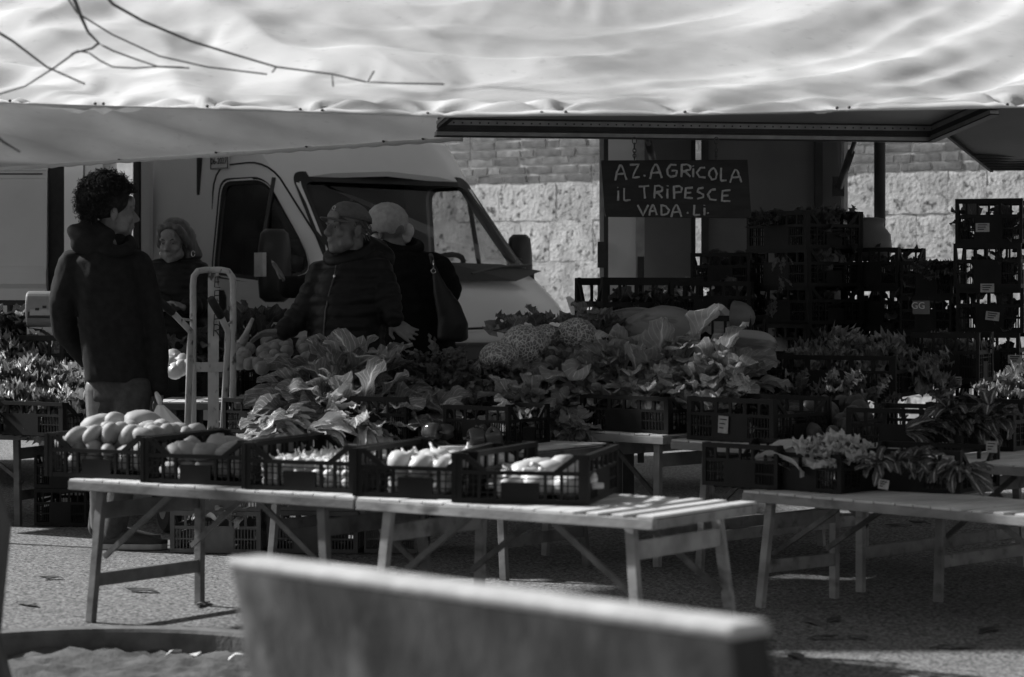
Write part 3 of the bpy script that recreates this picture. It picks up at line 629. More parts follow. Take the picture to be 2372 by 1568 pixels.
# ------------------------------------------------------------------ trestle tables
U = Vector((.814, -.581, 0)); V = Vector((.581, .814, 0))
def table(name, label, F, u, v, L, D, h, trestles, slat_gap=None, solid=None, wood='wood'):
    """F front-left top corner; u along, v across; trestles: list of distances along u; slats run along u-direction pieces"""
    root = thing(name, label, 'table', (F[0], F[1], 0), math.atan2(u.y, u.x), 'folding wooden market tables')
    # local x along u, y along v
    rng = random.Random(int(L*1000))
    th = .028
    for y, nm in ((.015, 'front_rail'), (D-.015, 'back_rail')):
        bevel(MB().box((L/2, y, h-.026), (L, .03, .034)).build(nm, mt[wood], root), .003)
    for x in (.0155, L-.0155): bevel(MB().box((x, D/2, h-.0265), (.03, D-.062, .032)).build('end_rail', mt[wood], root), .003)
    # slats across the width laid on the rails
    x = .004; k = 0
    while x < L-.03:
        wd = rng.uniform(.075, .1)
        if slat_gap and slat_gap[0] < x < slat_gap[1]: gap = .05; wd = .045
        else: gap = .006
        if solid and solid[0] < x+wd/2 < solid[1]: x += wd+gap; continue
        wd = min(wd, L-x)
        bevel(MB().box((x+wd/2, D/2, h-.0045+rng.uniform(-.0015, .0015)), (wd, D-.006, .009)).build('slat', mt['wood_top'], root), .002)
        x += wd+gap
    if solid: bevel(MB().box(((solid[0]+solid[1])/2, D*.62, h-.002), (solid[1]-solid[0]-.01, D*.7, .016)).build('top_board', mt['wood_top'], root), .003)
    for x, sl in trestles:
        for y in (.06, D-.06):
            bevel(MB().bar((x, y, h-.043), (x+sl, y+(.03 if y > D/2 else -.03), 0), .036, .026, up=(0, 1, 0)).build('leg', mt[wood], root), .003)
        for z, hh in ((h-.12, .06), (.16, .05)):
            t = (h-.043-z)/(h-.043); bevel(MB().bar((x+sl*t, .06-.035*t, z), (x+sl*t, D-.06+.035*t, z), .02, hh).build('crossbar', mt[wood], root), .003)
        dirn = 1 if x < L/2 else -1
        for y in (.09, D-.09):
            MB().bar((x+dirn*.32, y, h-.05), (x+sl*.55, y, h*.45), .012, .02).build('brace', mt['iron'], root)
    return root
def Fpt(px, py, h): return at(px, py, h)
TH = .54
F1 = Vector((-1.675, 8.96)); 
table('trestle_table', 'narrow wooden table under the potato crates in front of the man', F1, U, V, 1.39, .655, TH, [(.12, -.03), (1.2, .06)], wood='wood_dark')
F2 = Vector((F1.x+U.x*1.4, F1.y+U.y*1.4))
table('trestle_table', 'wooden table with bare slatted end behind the stone bench', F2+Vector((0, -.01)), U, V, 1.2, .655, TH, [(.1, -.04), (1.08, .06)], slat_gap=(.78, 1.12))
F3 = Vector((-1.27, 11.08))
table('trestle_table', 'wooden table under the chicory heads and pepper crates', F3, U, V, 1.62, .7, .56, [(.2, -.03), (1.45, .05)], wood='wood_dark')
UM = Vector((.72, -.69, 0)).normalized(); VM = Vector((.69, .72, 0)).normalized()
FM1 = Vector((.10, 11.2))
table('trestle_table', 'wooden table carrying the heap of cauliflower leaves', FM1, UM, VM, .80, 1.3, .60, [(.06, -.01), (.72, .02)])
FM2 = Vector((.70, 10.5))
table('trestle_table', 'wooden table under the beetroot and labelled crates', FM2, UM, VM, 1.08, 1.3, .59, [(.16, -.02), (.98, .02)])
FM3 = Vector((1.60, 9.58))
table('trestle_table', 'wooden table at the frame edge under the radicchio crates', FM3, UM, VM, 1.1, 1.3, .57, [(.12, 0), (1.0, .02)])
FR = at(1718, 1135, .46); UR = Vector((.66, -.75, 0)).normalized(); VR = Vector((.75, .66, 0)).normalized()
table('trestle_table', 'low wooden table under the lettuce crates with a loose top board', FR, UR, VR, 1.75, .5, .46, [(.1, -.03), (1.5, .05)], slat_gap=(1.0, 1.7), solid=None)
F0 = Vector((-4.0, 13.1)); U0 = Vector((.93, -.37, 0)).normalized(); V0 = Vector((.37, .93, 0)).normalized()
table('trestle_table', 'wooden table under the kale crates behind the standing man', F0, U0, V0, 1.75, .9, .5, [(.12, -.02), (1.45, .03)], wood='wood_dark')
FL = W(370, 935, 12.75)
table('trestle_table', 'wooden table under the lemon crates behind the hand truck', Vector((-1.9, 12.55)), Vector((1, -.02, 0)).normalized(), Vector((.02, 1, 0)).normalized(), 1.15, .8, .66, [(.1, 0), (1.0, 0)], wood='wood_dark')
# ------------------------------------------------------------------ crates
CS, CN, CH, CL = .56, .47, .165, .108       # slotted side, notched side, corner height, notch height
def crate_meshes():
    base = MB(); base.box((0, 0, .006), (CS-.02, CN-.02, .008))
    for i in range(7): base.box((-CS/2+.08+i*(CS-.16)/6, 0, .0), (.012, CN-.03, .012))
    long_ = MB()                              # slotted side, lies in x, at y=0, outer face -y
    for x in (-CS/2+.012, CS/2-.012): long_.box((x, 0, CH/2), (.028, .016, CH))
    long_.box((0, 0, CH-.009), (CS, .02, .018)); long_.box((0, 0, .1), (CS-.03, .012, .012)); long_.box((0, 0, .008), (CS-.03, .014, .016)); long_.box((0, 0, .055), (CS-.03, .008, .006))
    for k in range(1, 6): long_.box((-CS/2+CS*k/6, 0, .125), (.016 if k % 2 else .02, .010, .05))
    for k in range(1, 28):
        x = -CS/2+CS*k/28
        if abs(x) > .115: long_.box((x, 0, .055), (.006, .006, .09))
    long_.box((0, -.002, .052), (.23, .008, .084))
    sh = MB()                                 # notched side, lies in y direction but built along x
    for x in (-CN/2+.022, CN/2-.022): sh.box((x, 0, CH/2), (.03, .018, CH))
    sh.box((0, 0, CL-.007), (CN-.07, .018, .014)); sh.box((0, 0, .008), (CN-.07, .014, .016))
    for sg in (-1, 1): sh.bar((sg*(CN/2-.04), 0, CH-.006), (sg*(CN/2-.115), 0, CL-.005), .018, .014, up=(0, 1, 0)); sh.box((sg*(CN/2-.03), 0, CH-.006), (.05, .02, .012))
    for z in (.035, .06, .083): sh.box((0, 0, z), (CN-.07, .004, .0036))
    for k in range(1, 19):
        x = -CN/2+CN*k/19; h = CL if abs(x) < CN/2-.115 else CL+(abs(x)-(CN/2-.115))*.7
        if abs(x) > .07: sh.box((x, 0, h/2), (.0036, .005, h-.01))
    for x in (-.14, -.085, .085, .14): sh.box((x, 0, CL/2), (.01, .012, CL-.01))
    sh.box((0, -.002, .04), (.13, .008, .06))
    return [[m.mesh(n, mt[k]) for m, n in ((base, 'base'), (long_, 'slotted_side'), (sh, 'notched_side'))] for k in ('crate', 'crate_grey')]
CRM = crate_meshes()
def crate(label, loc, rz, sz=1.0, group='black plastic crates', tilt=0, sx=1, sy=1, grey=0):
    CB, CLG, CSH = CRM[grey]
    r_ = thing('plastic_crate', label, 'crate', loc, rz, group); r_.scale = (sx, sy, sz)
    if tilt: r_.rotation_euler = (tilt, 0, rz)
    me_obj('base', CB, r_)
    for s_, a in ((-1, 0), (1, math.pi)):
        o = me_obj('slotted_side', CLG, r_); o.location = (0, s_*(CN/2-.01), 0); o.rotation_euler = (0, 0, a)
        o = me_obj('notched_side', CSH, r_); o.location = (s_*(CS/2-.01), 0, 0); o.rotation_euler = (0, 0, a-math.pi/2)
    return r_
mt['tag'] = M('shade_toned_tag', .32, .45, 60, .8)  # tag paper greyed in its colour for the shade it hangs in
def price_card(parent_label, p, n_ang, wd=.06, h=.05, tilt=0):
    o = MB().box((0, 0, 0), (wd, .002, h)).build('paper_tag', mt['tag']); o.location = p; o.rotation_euler = (0, tilt, n_ang)
    for i in range(3): MB().box((-.004*i, -.0018, h*.3-h*.25*i), (wd*.7-.008*i, .001, .005)).build('print_line', mt['ink'], o)
    return tag(o, parent_label, 'tag', 'paper tags on the crates')
uang = math.atan2(U.y, U.x)
def tpt(t, q, h): return Vector((F1.x+U.x*t+V.x*q, F1.y+U.y*t+V.y*q, h))
TC = []
names = ['crate heaped with potatoes, leftmost on the front table', 'crate of potatoes next to the heaped one on the front table', 'crate full of small garlic bulbs on the front table', 'crate of pale onions on the front table', 'crate of white fennel at the bare table end']
for i, (t, off) in enumerate(((-.14, .19), (.365, .2), (.865, .19), (1.375, .24), (1.80, .4))):
    rz = uang+math.pi/2+off; uu = Vector((math.cos(uang+off), math.sin(uang+off), 0)); vv = Vector((-uu.y, uu.x, 0))
    cc = tpt(t, .01, TH+.002)+uu*CN/2+vv*CS/2
    c = crate('black plastic '+names[i], cc, rz, group='crates on the front tables')
    TC.append(c)
# ------------------------------------------------------------------ vegetables
mt['chard'] = leaf_mat('chard_leaf', .14, .34, .8, .12, 9, veinamt=.65)
mt['pale_leaf'] = leaf_mat('pale_leaf', .5, .72, .85, .12, 8, var=.2)
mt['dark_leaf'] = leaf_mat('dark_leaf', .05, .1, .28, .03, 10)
mt['cauli_leaf'] = leaf_mat('cauliflower_leaf', .2, .5, .85, .1, 7, veinamt=.5)
mt['kale'] = leaf_mat('kale_leaf', .15, .36, .6, .03, 14, rough=.35, bumpy=.8)
mt['kale_dark'] = leaf_mat('kale_dark_leaf', .07, .19, .4, .03, 14, rough=.35, bumpy=.8)
mt['savoy'] = leaf_mat('savoy_leaf', .17, .32, .55, .035, 9, bumpy=1.0, veinamt=.7)
mt['stem'] = M('vegetable_stem', .5, .68, 12, .4, .3, 60, stretch=(1,1,.15), transl=.1)
mt['curd'] = M('cauliflower_curd', .55, .68, 20, .7, .5, 120)
mt['potato'] = M('potato_skin', .26, .42, 9, .65, .35, 40, var=.1, spots=(.22, 30, .62, .75))
mt['onion'] = M('white_onion', .52, .68, 6, .35, .1, 40, var=.06)
mt['lemon'] = M('lemon_skin', .2, .27, 10, .4, .4, 120, var=.15)
mt['garlic'] = M('garlic_skin', .6, .78, 14, .5, .3, 60, var=.12)
mt['beet'] = M('beetroot_skin', .035, .09, 12, .5, .5, 50, var=.3)
mt['pumpkin'] = M('pumpkin_skin', .14, .3, 5, .5, .4, 40, stretch=(.25,1.6,1.6), detail=8, spots=(.07, 12, .48, .6))
mt['pumpkin_d'] = M('dark_pumpkin_skin', .07, .13, 6, .45, .3, 40)
mt['flesh'] = M('pumpkin_flesh', .42, .55, 14, .5, .3, 60)
mt['pepper'] = M('pepper_skin', .05, .08, 4, .12, spec=.7)
mt['sav_head'] = None
def savoy_mat():
    m = bpy.data.materials.new('savoy_head'); m.use_nodes = True; t = m.node_tree; N, Lk = t.nodes, t.links; b = N['Principled BSDF']; b.inputs['Roughness'].default_value = .5
    tc = N.new('ShaderNodeTexCoord'); vo = N.new('ShaderNodeTexVoronoi'); vo.feature = 'DISTANCE_TO_EDGE'; vo.inputs['Scale'].default_value = 52; vo.inputs['Randomness'].default_value = 1
    no = N.new('ShaderNodeTexNoise'); no.inputs['Scale'].default_value = 8; ad = N.new('ShaderNodeVectorMath'); ad.operation = 'MULTIPLY_ADD'; ad.inputs[1].default_value = (.05,.05,.05)
    Lk.new(tc.outputs['Object'], no.inputs['Vector']); Lk.new(no.outputs[1], ad.inputs[0]); Lk.new(tc.outputs['Object'], ad.inputs[2]); Lk.new(ad.outputs[0], vo.inputs['Vector'])
    cr = N.new('ShaderNodeValToRGB'); cr.color_ramp.elements[0].position = .0; cr.color_ramp.elements[1].position = .14; cr.color_ramp.elements[0].color = g3(.62); cr.color_ramp.elements[1].color = g3(.2)
    Lk.new(vo.outputs[0], cr.inputs[0]); Lk.new(cr.outputs[0], b.inputs['Base Color'])
    bp = N.new('ShaderNodeBump'); bp.inputs['Distance'].default_value = .02; Lk.new(vo.outputs[0], bp.inputs['Height']); Lk.new(bp.outputs[0], b.inputs['Normal']); return m
mt['sav_head'] = savoy_mat()
def leaf_mesh(name, mat, L, Wd, prof, nu=6, nv=12, bend=1.0, fold=.25, ruffle=.1, freq=6, jag=0, seed=0, twist=0):
    """grows from the origin along +y, upper face +z, bending backwards"""
    rng = random.Random(seed); vs = []; uvs = []; fs = []
    p1, p2 = rng.uniform(0, 6), rng.uniform(0, 6)
    y = z = 0; ang = 0
    for j in range(nv+1):
        v = j/nv; wd = Wd/2*prof(v)
        if jag: wd *= 1-jag*(.5+.5*math.sin(v*freq*6.283))
        ang = bend*(v**1.3)
        for i in range(-nu, nu+1):
            u = i/nu; r_ = ruffle*Wd*(abs(u)**1.6)*math.sin(v*freq*6.283+p1+(1.5 if u > 0 else 0)+u*1.2)*min(1, v*3)
            cz = Wd*.09*(snoise(u*.9+seed, v*1.6*L/Wd, 60+seed % 7)+.6*snoise(u*2+seed, v*3.4*L/Wd, 70+seed % 7))*min(1, v*2.5); lx = u*wd*(1+.18*math.sin(v*freq*4+p2)*abs(u)+.1*rng.uniform(-1, 1)*(abs(i) == nu)); lz = fold*abs(u)*wd+r_+cz
            tw = twist*v; x_ = lx*math.cos(tw)-lz*math.sin(tw); z_ = lx*math.sin(tw)+lz*math.cos(tw)
            vs.append((x_, y-z_*math.sin(-ang), z+z_*math.cos(ang))); uvs.append((.5+u/2, v))
        y += L/nv*math.cos(ang); z -= L/nv*math.sin(ang)
    n = 2*nu+1
    for j in range(nv):
        for i in range(2*nu): fs.append((j*n+i, j*n+i+1, (j+1)*n+i+1, (j+1)*n+i))
    me = bpy.data.meshes.new(name); me.from_pydata(vs, [], fs); uvl = me.uv_layers.new(name='uv')
    for lp in me.loops: uvl.data[lp.index].uv = uvs[lp.vertex_index]
    me.materials.append(mat); me.polygons.foreach_set('use_smooth', [True]*len(fs)); return me
def P_broad(v): return (.12+.1*v if v < .2 else .14+.86*math.sin(min(1, (v-.2)/.8*1.0)*math.pi*.5)**.7 if v < .62 else math.sqrt(max(0, 1-((v-.62)/.385)**2))*1.0)
def P_long(v): return .3+.7*math.sin(math.pi*min(1, max(0, v))**.9)**.6 if v < .97 else .15
def P_lance(v): return .08 if v < .25 else max(.02, math.sin(math.pi*((v-.25)/.75)**.8))
def P_kale(v): return .1 if v < .3 else .35+.65*math.sin(math.pi*((v-.3)/.72)**.75)
LV = {}
for k in range(6):
    LV.setdefault('chard', []).append(leaf_mesh('leaf', mt['chard'], .34, .17, P_broad, bend=.5+.22*k, fold=.3, ruffle=.09, freq=3.2, seed=k, twist=.3*(k % 3-1)))
    LV.setdefault('pale', []).append(leaf_mesh('leaf', mt['pale_leaf'], .30, .075, P_long, nu=4, bend=.4+.25*k, fold=.5, ruffle=.07, freq=2.2, seed=10+k, twist=.4*(k % 3-1)))
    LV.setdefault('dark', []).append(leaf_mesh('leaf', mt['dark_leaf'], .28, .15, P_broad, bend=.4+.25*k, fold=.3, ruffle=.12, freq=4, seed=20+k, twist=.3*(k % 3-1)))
    LV.setdefault('cauli', []).append(leaf_mesh('leaf', mt['cauli_leaf'], .30, .15, P_broad, bend=.3+.22*k, fold=.4, ruffle=.07, freq=2.6, seed=30+k, twist=.35*(k % 3-1)))
    LV.setdefault('kale', []).append(leaf_mesh('leaf', mt['kale'], .24, .13, P_kale, nu=7, nv=18, bend=.5+.3*k, fold=.2, ruffle=.34, freq=7, jag=.25, seed=40+k))
    LV.setdefault('kaledark', []).append(leaf_mesh('leaf', mt['kale_dark'], .24, .12, P_kale, nu=6, nv=16, bend=.4+.3*k, fold=.2, ruffle=.3, freq=6, jag=.3, seed=50+k))
    LV.setdefault('turnip', []).append(leaf_mesh('leaf', mt['kale_dark'], .26, .075, P_lance, nu=4, nv=18, bend=.5+.3*k, fold=.3, ruffle=.12, freq=5, jag=.55, seed=60+k, twist=.5*(k % 3-1)))
    LV.setdefault('savoy', []).append(leaf_mesh('leaf', mt['savoy'], .2, .2, P_broad, nu=7, nv=14, bend=.9+.3*k, fold=.35, ruffle=.1, freq=6, seed=70+k))
    LV.setdefault('lettuce', []).append(leaf_mesh('leaf', mt['pale_leaf'], .2, .17, P_broad, nu=7, nv=14, bend=.5+.3*k, fold=.3, ruffle=.2, freq=4, seed=80+k))
rg = random.Random(11)
ORD = 'first second third fourth fifth sixth seventh eighth ninth tenth eleventh twelfth thirteenth fourteenth fifteenth sixteenth seventeenth eighteenth nineteenth twentieth'.split()+['twenty-'+q for q in 'first second third fourth fifth sixth seventh eighth ninth'.split()]
def ranked(lst, key=0):
    order = sorted(range(len(lst)), key=lambda i: lst[i][key]); rk = {i: n for n, i in enumerate(order)}
    return [(('leftmost' if rk[i] == 0 else 'rightmost' if rk[i] == len(lst)-1 else ORD[rk[i]]+' from the left'),)+tuple(lst[i]) for i in range(len(lst))]
def put_leaf(kind, root, base, dirv, roll=0, sc=1.0):
    d = Vector(dirv).normalized(); q = d.to_track_quat('Y', 'Z'); o = me_obj('leaf', rg.choice(LV[kind]), root)
    o.rotation_mode = 'QUATERNION'; o.rotation_quaternion = q @ Quaternion((0, 1, 0), roll); o.location = base; o.scale = (sc*rg.choice((-1, 1)), sc, sc); return o
def plant(name, label, cat, loc, kind, n, group, lean=(0,0,1), spread=.8, sc=1.0, flip=0):
    """loose head: leaves fanning from a base towards lean"""
    r_ = thing(name, label, cat, loc, 0, group); ln = Vector(lean).normalized()
    a = ln.orthogonal().normalized(); b = ln.cross(a); t0 = rg.uniform(0, 6)
    for k in range(n):
        t = t0+2.4*k; s_ = spread*math.sqrt((k+.5)/n)
        d = ln+(a*math.cos(t)+b*math.sin(t))*s_
        put_leaf(kind, r_, (a*math.cos(t)+b*math.sin(t))*.02*s_, d, rg.uniform(-.6, .6), sc*rg.uniform(.75, 1.1))
    return r_
def savoy_head(loc, r_, label):
    rt = thing('savoy_cabbage', label, 'cabbage', loc, rg.uniform(0, 6), 'savoy cabbages on the heap')
    mb = MB().ell((0, 0, 0), (r_, r_*.96, r_*.88), nu=24, nv=16); mb.v = [tuple(Vector(p)*(1+.035*snoise(p[0]*26, p[1]*26+p[2]*22, 5))) for p in mb.v]
    mb.build('heart', mt['sav_head'], rt, smooth=True)
    for k in range(7):
        t = k*.9; put_leaf('savoy', rt, (math.cos(t)*r_*.45, math.sin(t)*r_*.45, -r_*.75), (math.cos(t), math.sin(t), .55+.3*(k % 2)), 0, r_/.12*rg.uniform(.8, 1.05))
    return rt
def cauli_mesh():
    mb = MB(); rr = random.Random(4)
    for k in range(60):
        t = k*2.39996; ph = math.acos(1-.85*(k+.5)/60); d = Vector((math.sin(ph)*math.cos(t), math.sin(ph)*math.sin(t), math.cos(ph)))
        mb.ell(d*.062, (.017, .017, .015), nu=8, nv=6)
        for j in range(3):
            e = Vector((rr.uniform(-1, 1), rr.uniform(-1, 1), rr.uniform(-1, 1)))*.011; mb.ell(d*.073+e, .008, nu=6, nv=5)
    mb.ell((0, 0, 0), .062); return mb.mesh('curd', mt['curd'], True)
CURD = cauli_mesh()
def cauliflower(loc, label, lean, sc=1.0):
    rt = thing('cauliflower', label, 'cauliflower', loc, 0, 'cauliflowers on the heap'); ln = Vector(lean).normalized()
    o = me_obj('curd', CURD, rt); o.rotation_mode = 'QUATERNION'; o.rotation_quaternion = ln.to_track_quat('Z', 'Y'); o.location = ln*.03; o.scale = (sc, sc, sc)
    a = ln.orthogonal().normalized(); b = ln.cross(a)
    for k in range(9):
        t = k*.7+rg.uniform(-.2, .2); q = a*math.cos(t)+b*math.sin(t); put_leaf('cauli', rt, q*.045-ln*.05, ln*1.0+q*rg.uniform(.45, .9), rg.uniform(-.3, .3), sc*rg.uniform(.75, 1.05))
    return rt
# --- potatoes, onions, garlic, fennel in the front crates
def blobmesh(name, mat, r_, sx, sy, sz, amp, seed, nu=16, nv=10):
    mb = MB().ell((0, 0, 0), (r_*sx, r_*sy, r_*sz), nu=nu, nv=nv)
    mb.v = [tuple(Vector(p)*(1+amp*snoise(p[0]/r_*.55, p[1]/r_*.55+p[2]/r_*.4, seed))) for p in mb.v]; return mb.mesh(name, mat, True)
POT = [blobmesh('potato', mt['potato'], .042, 1.0+.1*(k % 4), .82+.03*(k % 3), .76+.04*(k % 2), .2, k) for k in range(9)]
def round_with_tip(name, mat, r_, tip, seed):
    mb = MB(); n = 14; ks = [(-1, .02), (-.92, .38), (-.7, .72), (-.3, .96), (.1, 1), (.5, .82), (.75, .5), (.9, .24), (1.05+tip*.4, .12), (1.15+tip, .07)]
    mb.loft([((0, 0, z*r_*.85), r_*q, r_*q, 0) for z, q in ks], n); return mb.mesh(name, mat, True)
ONI = [round_with_tip('onion', mt['onion'], .045, .25*k, k) for k in range(3)]
GAR = [round_with_tip('garlic_bulb', mt['garlic'], .026, .5+.3*k, k) for k in range(3)]
def scatter(meshes, name, cat, label, group, pts, sc=(.85, 1.1)):
    for p in pts:
        o = me_obj(name, rg.choice(meshes)); o.location = p; o.rotation_euler = (rg.uniform(-.9, .9), rg.uniform(-.9, .9), rg.uniform(0, 6.28)); q = rg.uniform(*sc); o.scale = (q, q, q); tag(o, label, cat, group)
def in_crate(c, n, layers, r_, z0=.03, hx=.21, hy=.17, heap=0):
    """jittered grid positions in a crate's local frame, heaped in the middle"""
    out = []; M_ = c.matrix_basis if False else Matrix.Translation(c.location) @ Matrix.Rotation(c.rotation_euler.z, 4, 'Z')
    for L in range(layers):
        st = r_*1.75; sh = 1-.25*L*(1 if heap else 0)
        x = -hx*sh
        while x <= hx*sh:
            y = -hy*sh
            while y <= hy*sh:
                out.append(M_ @ Vector((x+rg.uniform(-.3, .3)*r_, y+rg.uniform(-.3, .3)*r_, z0+r_+L*r_*1.3+rg.uniform(-.2, .2)*r_))); y += st
            x += st
    return out
pts = [p for p in in_crate(TC[0], 0, 3, .041, .01, .2, .155) ]
scatter(POT, 'potato', 'potato', 'potato lying loose among the others in the front crates', 'potatoes in the front crates', pts)
# the heap that shows against the man, each where the photograph has it
big = [(225, 990, 1.75), (268, 978, 1.25), (333, 976, 1.5), (262, 1002, 1.3), (302, 996, 1.35), (350, 1003, 1.4), (318, 1010, 1.15), (285, 1022, 1.1), (242, 1024, 1.2), (205, 1022, 1.35), (383, 1003, 1.15), (410, 1000, 1.1), (370, 1000, 1.0), (150, 1030, 1.2), (262, 1036, 1.2), (200, 1043, 1.1), (230, 1046, 1.1), (178, 1036, 1.0), (295, 1042, 1.1), (340, 1024, 1.1), (375, 1018, 1.0)]
for px, py, q in big:
    Z = 9.28+(1045-py)*.0042-(px-260)*.0014; o = me_obj('potato', rg.choice(POT)); o.location = W(px, py, Z); o.rotation_euler = (rg.uniform(-.5, .5), rg.uniform(-.4, .4), rg.uniform(-.5, .5)+(0 if rg.random() < .6 else 1.5)); o.scale = (q, q, q)
    tag(o, 'potato on the heap in the front crates', 'potato', 'heaped potatoes')
scatter(POT, 'potato', 'potato', 'potato lying loose among the others in the front crates', 'potatoes in the front crates', in_crate(TC[1], 0, 2, .043, .01, .2, .155), (.7, 1.3))
scatter(GAR, 'garlic_bulb', 'garlic', 'small white garlic bulb seen through the crate lattice', 'garlic bulbs in the crate', in_crate(TC[2], 0, 3, .024, .006, .23, .18))
scatter(ONI, 'onion', 'onion', 'pale round onion in the crate on the front table', 'pale onions in the crate', in_crate(TC[3], 0, 2, .045, .002, .2, .15), (.9, 1.2))
def fennel_mesh():
    mb = MB(); mb.loft([((0, 0, z), a, b, 0) for z, a, b in ((-.05, .025, .02), (-.045, .05, .038), (0, .06, .046), (.035, .048, .036), (.06, .03, .024))], 14)
    for k in range(4): t = k*1.6; mb.tube([(math.cos(t)*.014, math.sin(t)*.01, .045), (math.cos(t)*.03, math.sin(t)*.02, .085+.01*k)], [.013, .010])
    return mb.mesh('fennel', mt['onion'], True)
FEN = fennel_mesh()
for p in in_crate(TC[4], 0, 1, .055, -.005, .18, .14)+in_crate(TC[4], 0, 1, .055, .035, .1, .08):
    o = me_obj('fennel_bulb', FEN); o.location = p; o.rotation_euler = (R(90)+rg.uniform(-.3, .3), rg.uniform(-.4, .4), rg.uniform(0, 6.28)); tag(o, 'white fennel bulb in the crate at the bare table end', 'fennel', 'fennel bulbs in the crate')
# --- chicory / chard heap on the middle-left table
def heapZ(px, py):
    if px < 1235: return 10.8+(1000-py)/200*.9
    return 11.15-(px-1235)/310*.42+(1000-py)/250*.95
def hp(px, py, dz=0): return W(px, py, heapZ(px, py)+dz)
idx = 0
for wh, px, py, sc, lean in ranked([(700, 905, 1.1, (-1,-.3,.25)), (690, 935, 1.0, (-1,-.4,.1)), (730, 880, 1.15, (-.8,0,.6)), (800, 860, 1.35, (-.1,-.2,1)), (835, 865, 1.3, (.2,.1,1)), (770, 880, 1.2, (-.4,-.2,.9)), (880, 890, 1.25, (.9,-.1,.35)), (925, 920, 1.35, (1,-.5,.0)), (860, 910, 1.2, (.6,-.5,.3)), (820, 915, 1.0, (-.2,-.9,.35)), (905, 945, 1.1, (.8,-.7,.05)), (960, 930, 1.1, (.9,-.4,.15)), (745, 920, 1.0, (-.9,-.5,.2)), (780, 905, 1.1, (-.3,-.8,.4)), (850, 940, 1.0, (.3,-.9,.15))]):
    plant('chard_plant', 'broad-leaved chard head on the middle heap, '+wh, 'chard', hp(px, py+52, .08), 'chard', 8, 'chard heads on the middle heap', lean, .65, sc*.8)
    plant('loose_leaf_cluster', 'cluster of smaller crumpled leaves filling the middle heap, '+wh, 'leaves', hp(px+rg.uniform(-25, 25), py+30+rg.uniform(-20, 20), -.02), 'chard', 8, 'leaf clusters on the middle heap', Vector(lean)+Vector((rg.uniform(-.6, .6), -.4, .2)), 1.1, .42)
hero = thing('chard_leaf_spray', 'spray of big upright chard leaves with bright ribs beside the man in the cap', 'chard', hp(820, 905, -.02))
for x, y, d, q in ((-40, 0, (-.45,-.35,1), .95), (-10, 5, (-.1,-.4,1), 1.05), (25, 0, (.25,-.35,1), 1.05), (55, 15, (.7,-.5,.55), 1.0), (95, 30, (1,-.55,.18), 1.15), (130, 45, (1,-.5,-.02), 1.1), (-75, 15, (-.9,-.5,.35), 1.0), (-110, 35, (-1,-.5,.12), 1.0), (-140, 55, (-1,-.6,.05), .9), (10, 35, (.1,-.9,.5), .85)):
    put_leaf('chard', hero, hp(810+x, 960+y*.8, -.08)-hp(820, 905, -.02), d, 0, q*.9)
hero2 = thing('cauliflower_leaf_spray', 'spray of broad pale cauliflower leaves crowning the big heap', 'cauliflower', hp(1560, 840, -.03))
for x, y, d, q in ((-110, -10, (-.3,-.6,.9), 1.0), (-60, 0, (.6,-.6,.6), 1.15), (-20, 10, (.2,-.8,.6), .95), (35, -5, (.3,-.4,1), 1.1), (60, 20, (.4,-.8,.4), 1.0), (100, 20, (.25,-.4,1), 1.05), (125, 30, (.7,-.4,.8), .95), (-180, 20, (-.4,-.8,.4), 1.0), (-230, 40, (-.5,-.8,.3), .95), (-290, 80, (-.6,-.9,.0), 1.0), (-330, 100, (-.7,-.9,-.1), .95), (-250, 100, (.1,-1,-.1), .9)):
    put_leaf('cauli', hero2, hp(1560+x, 840+y, -.1)-hp(1560, 840, -.03), d, 0, q)
for wh, px, py, lean in ranked([(735, 990, (.9,-.4,.15)), (760, 965, (.7,-.6,.5)), (800, 975, (.8,-.5,.1)), (715, 1000, (.8,-.6,-.05)), (830, 990, (.7,-.7,-.2)), (790, 945, (-.1,-.6,.6)), (845, 1000, (.3,-.9,-.3)), (640, 975, (1,-.2,.15)), (625, 985, (1,-.3,.05)), (820, 955, (.4,-.7,.3))]):
    plant('chicory_plant', 'pale long-ribbed chicory head curled beside the small crate, '+wh, 'chicory', hp(px, py, -.06), 'pale', 12, 'pale chicory heads', lean, .5, .72)
for wh, px, py in ranked([(985, 850), (1010, 835), (1040, 850), (960, 870), (1020, 875), (1070, 865), (990, 885), (1050, 890), (940, 850)]):
    plant('turnip_green_bunch', 'dark bunch of jagged turnip greens in front of the shoulder bag, '+wh, 'greens', hp(px, py+25, .05), 'turnip', 16, 'bunches of turnip greens', (rg.uniform(-.5, .7), rg.uniform(-.7, 0), 1), 1.1, .75)
for i, (px, py, r_) in enumerate(((1155, 838, .095), (1215, 810, .12), (1265, 800, .1), (1335, 785, .1))):
    savoy_head(hp(px, py-6, -.12), r_*1.05, ['smallest savoy cabbage, round and pale, lowest left of its group', 'biggest savoy cabbage with open wrapper leaves', 'dark savoy cabbage between two others on the heap', 'savoy cabbage with a tall veined leaf near the wall gap'][i])
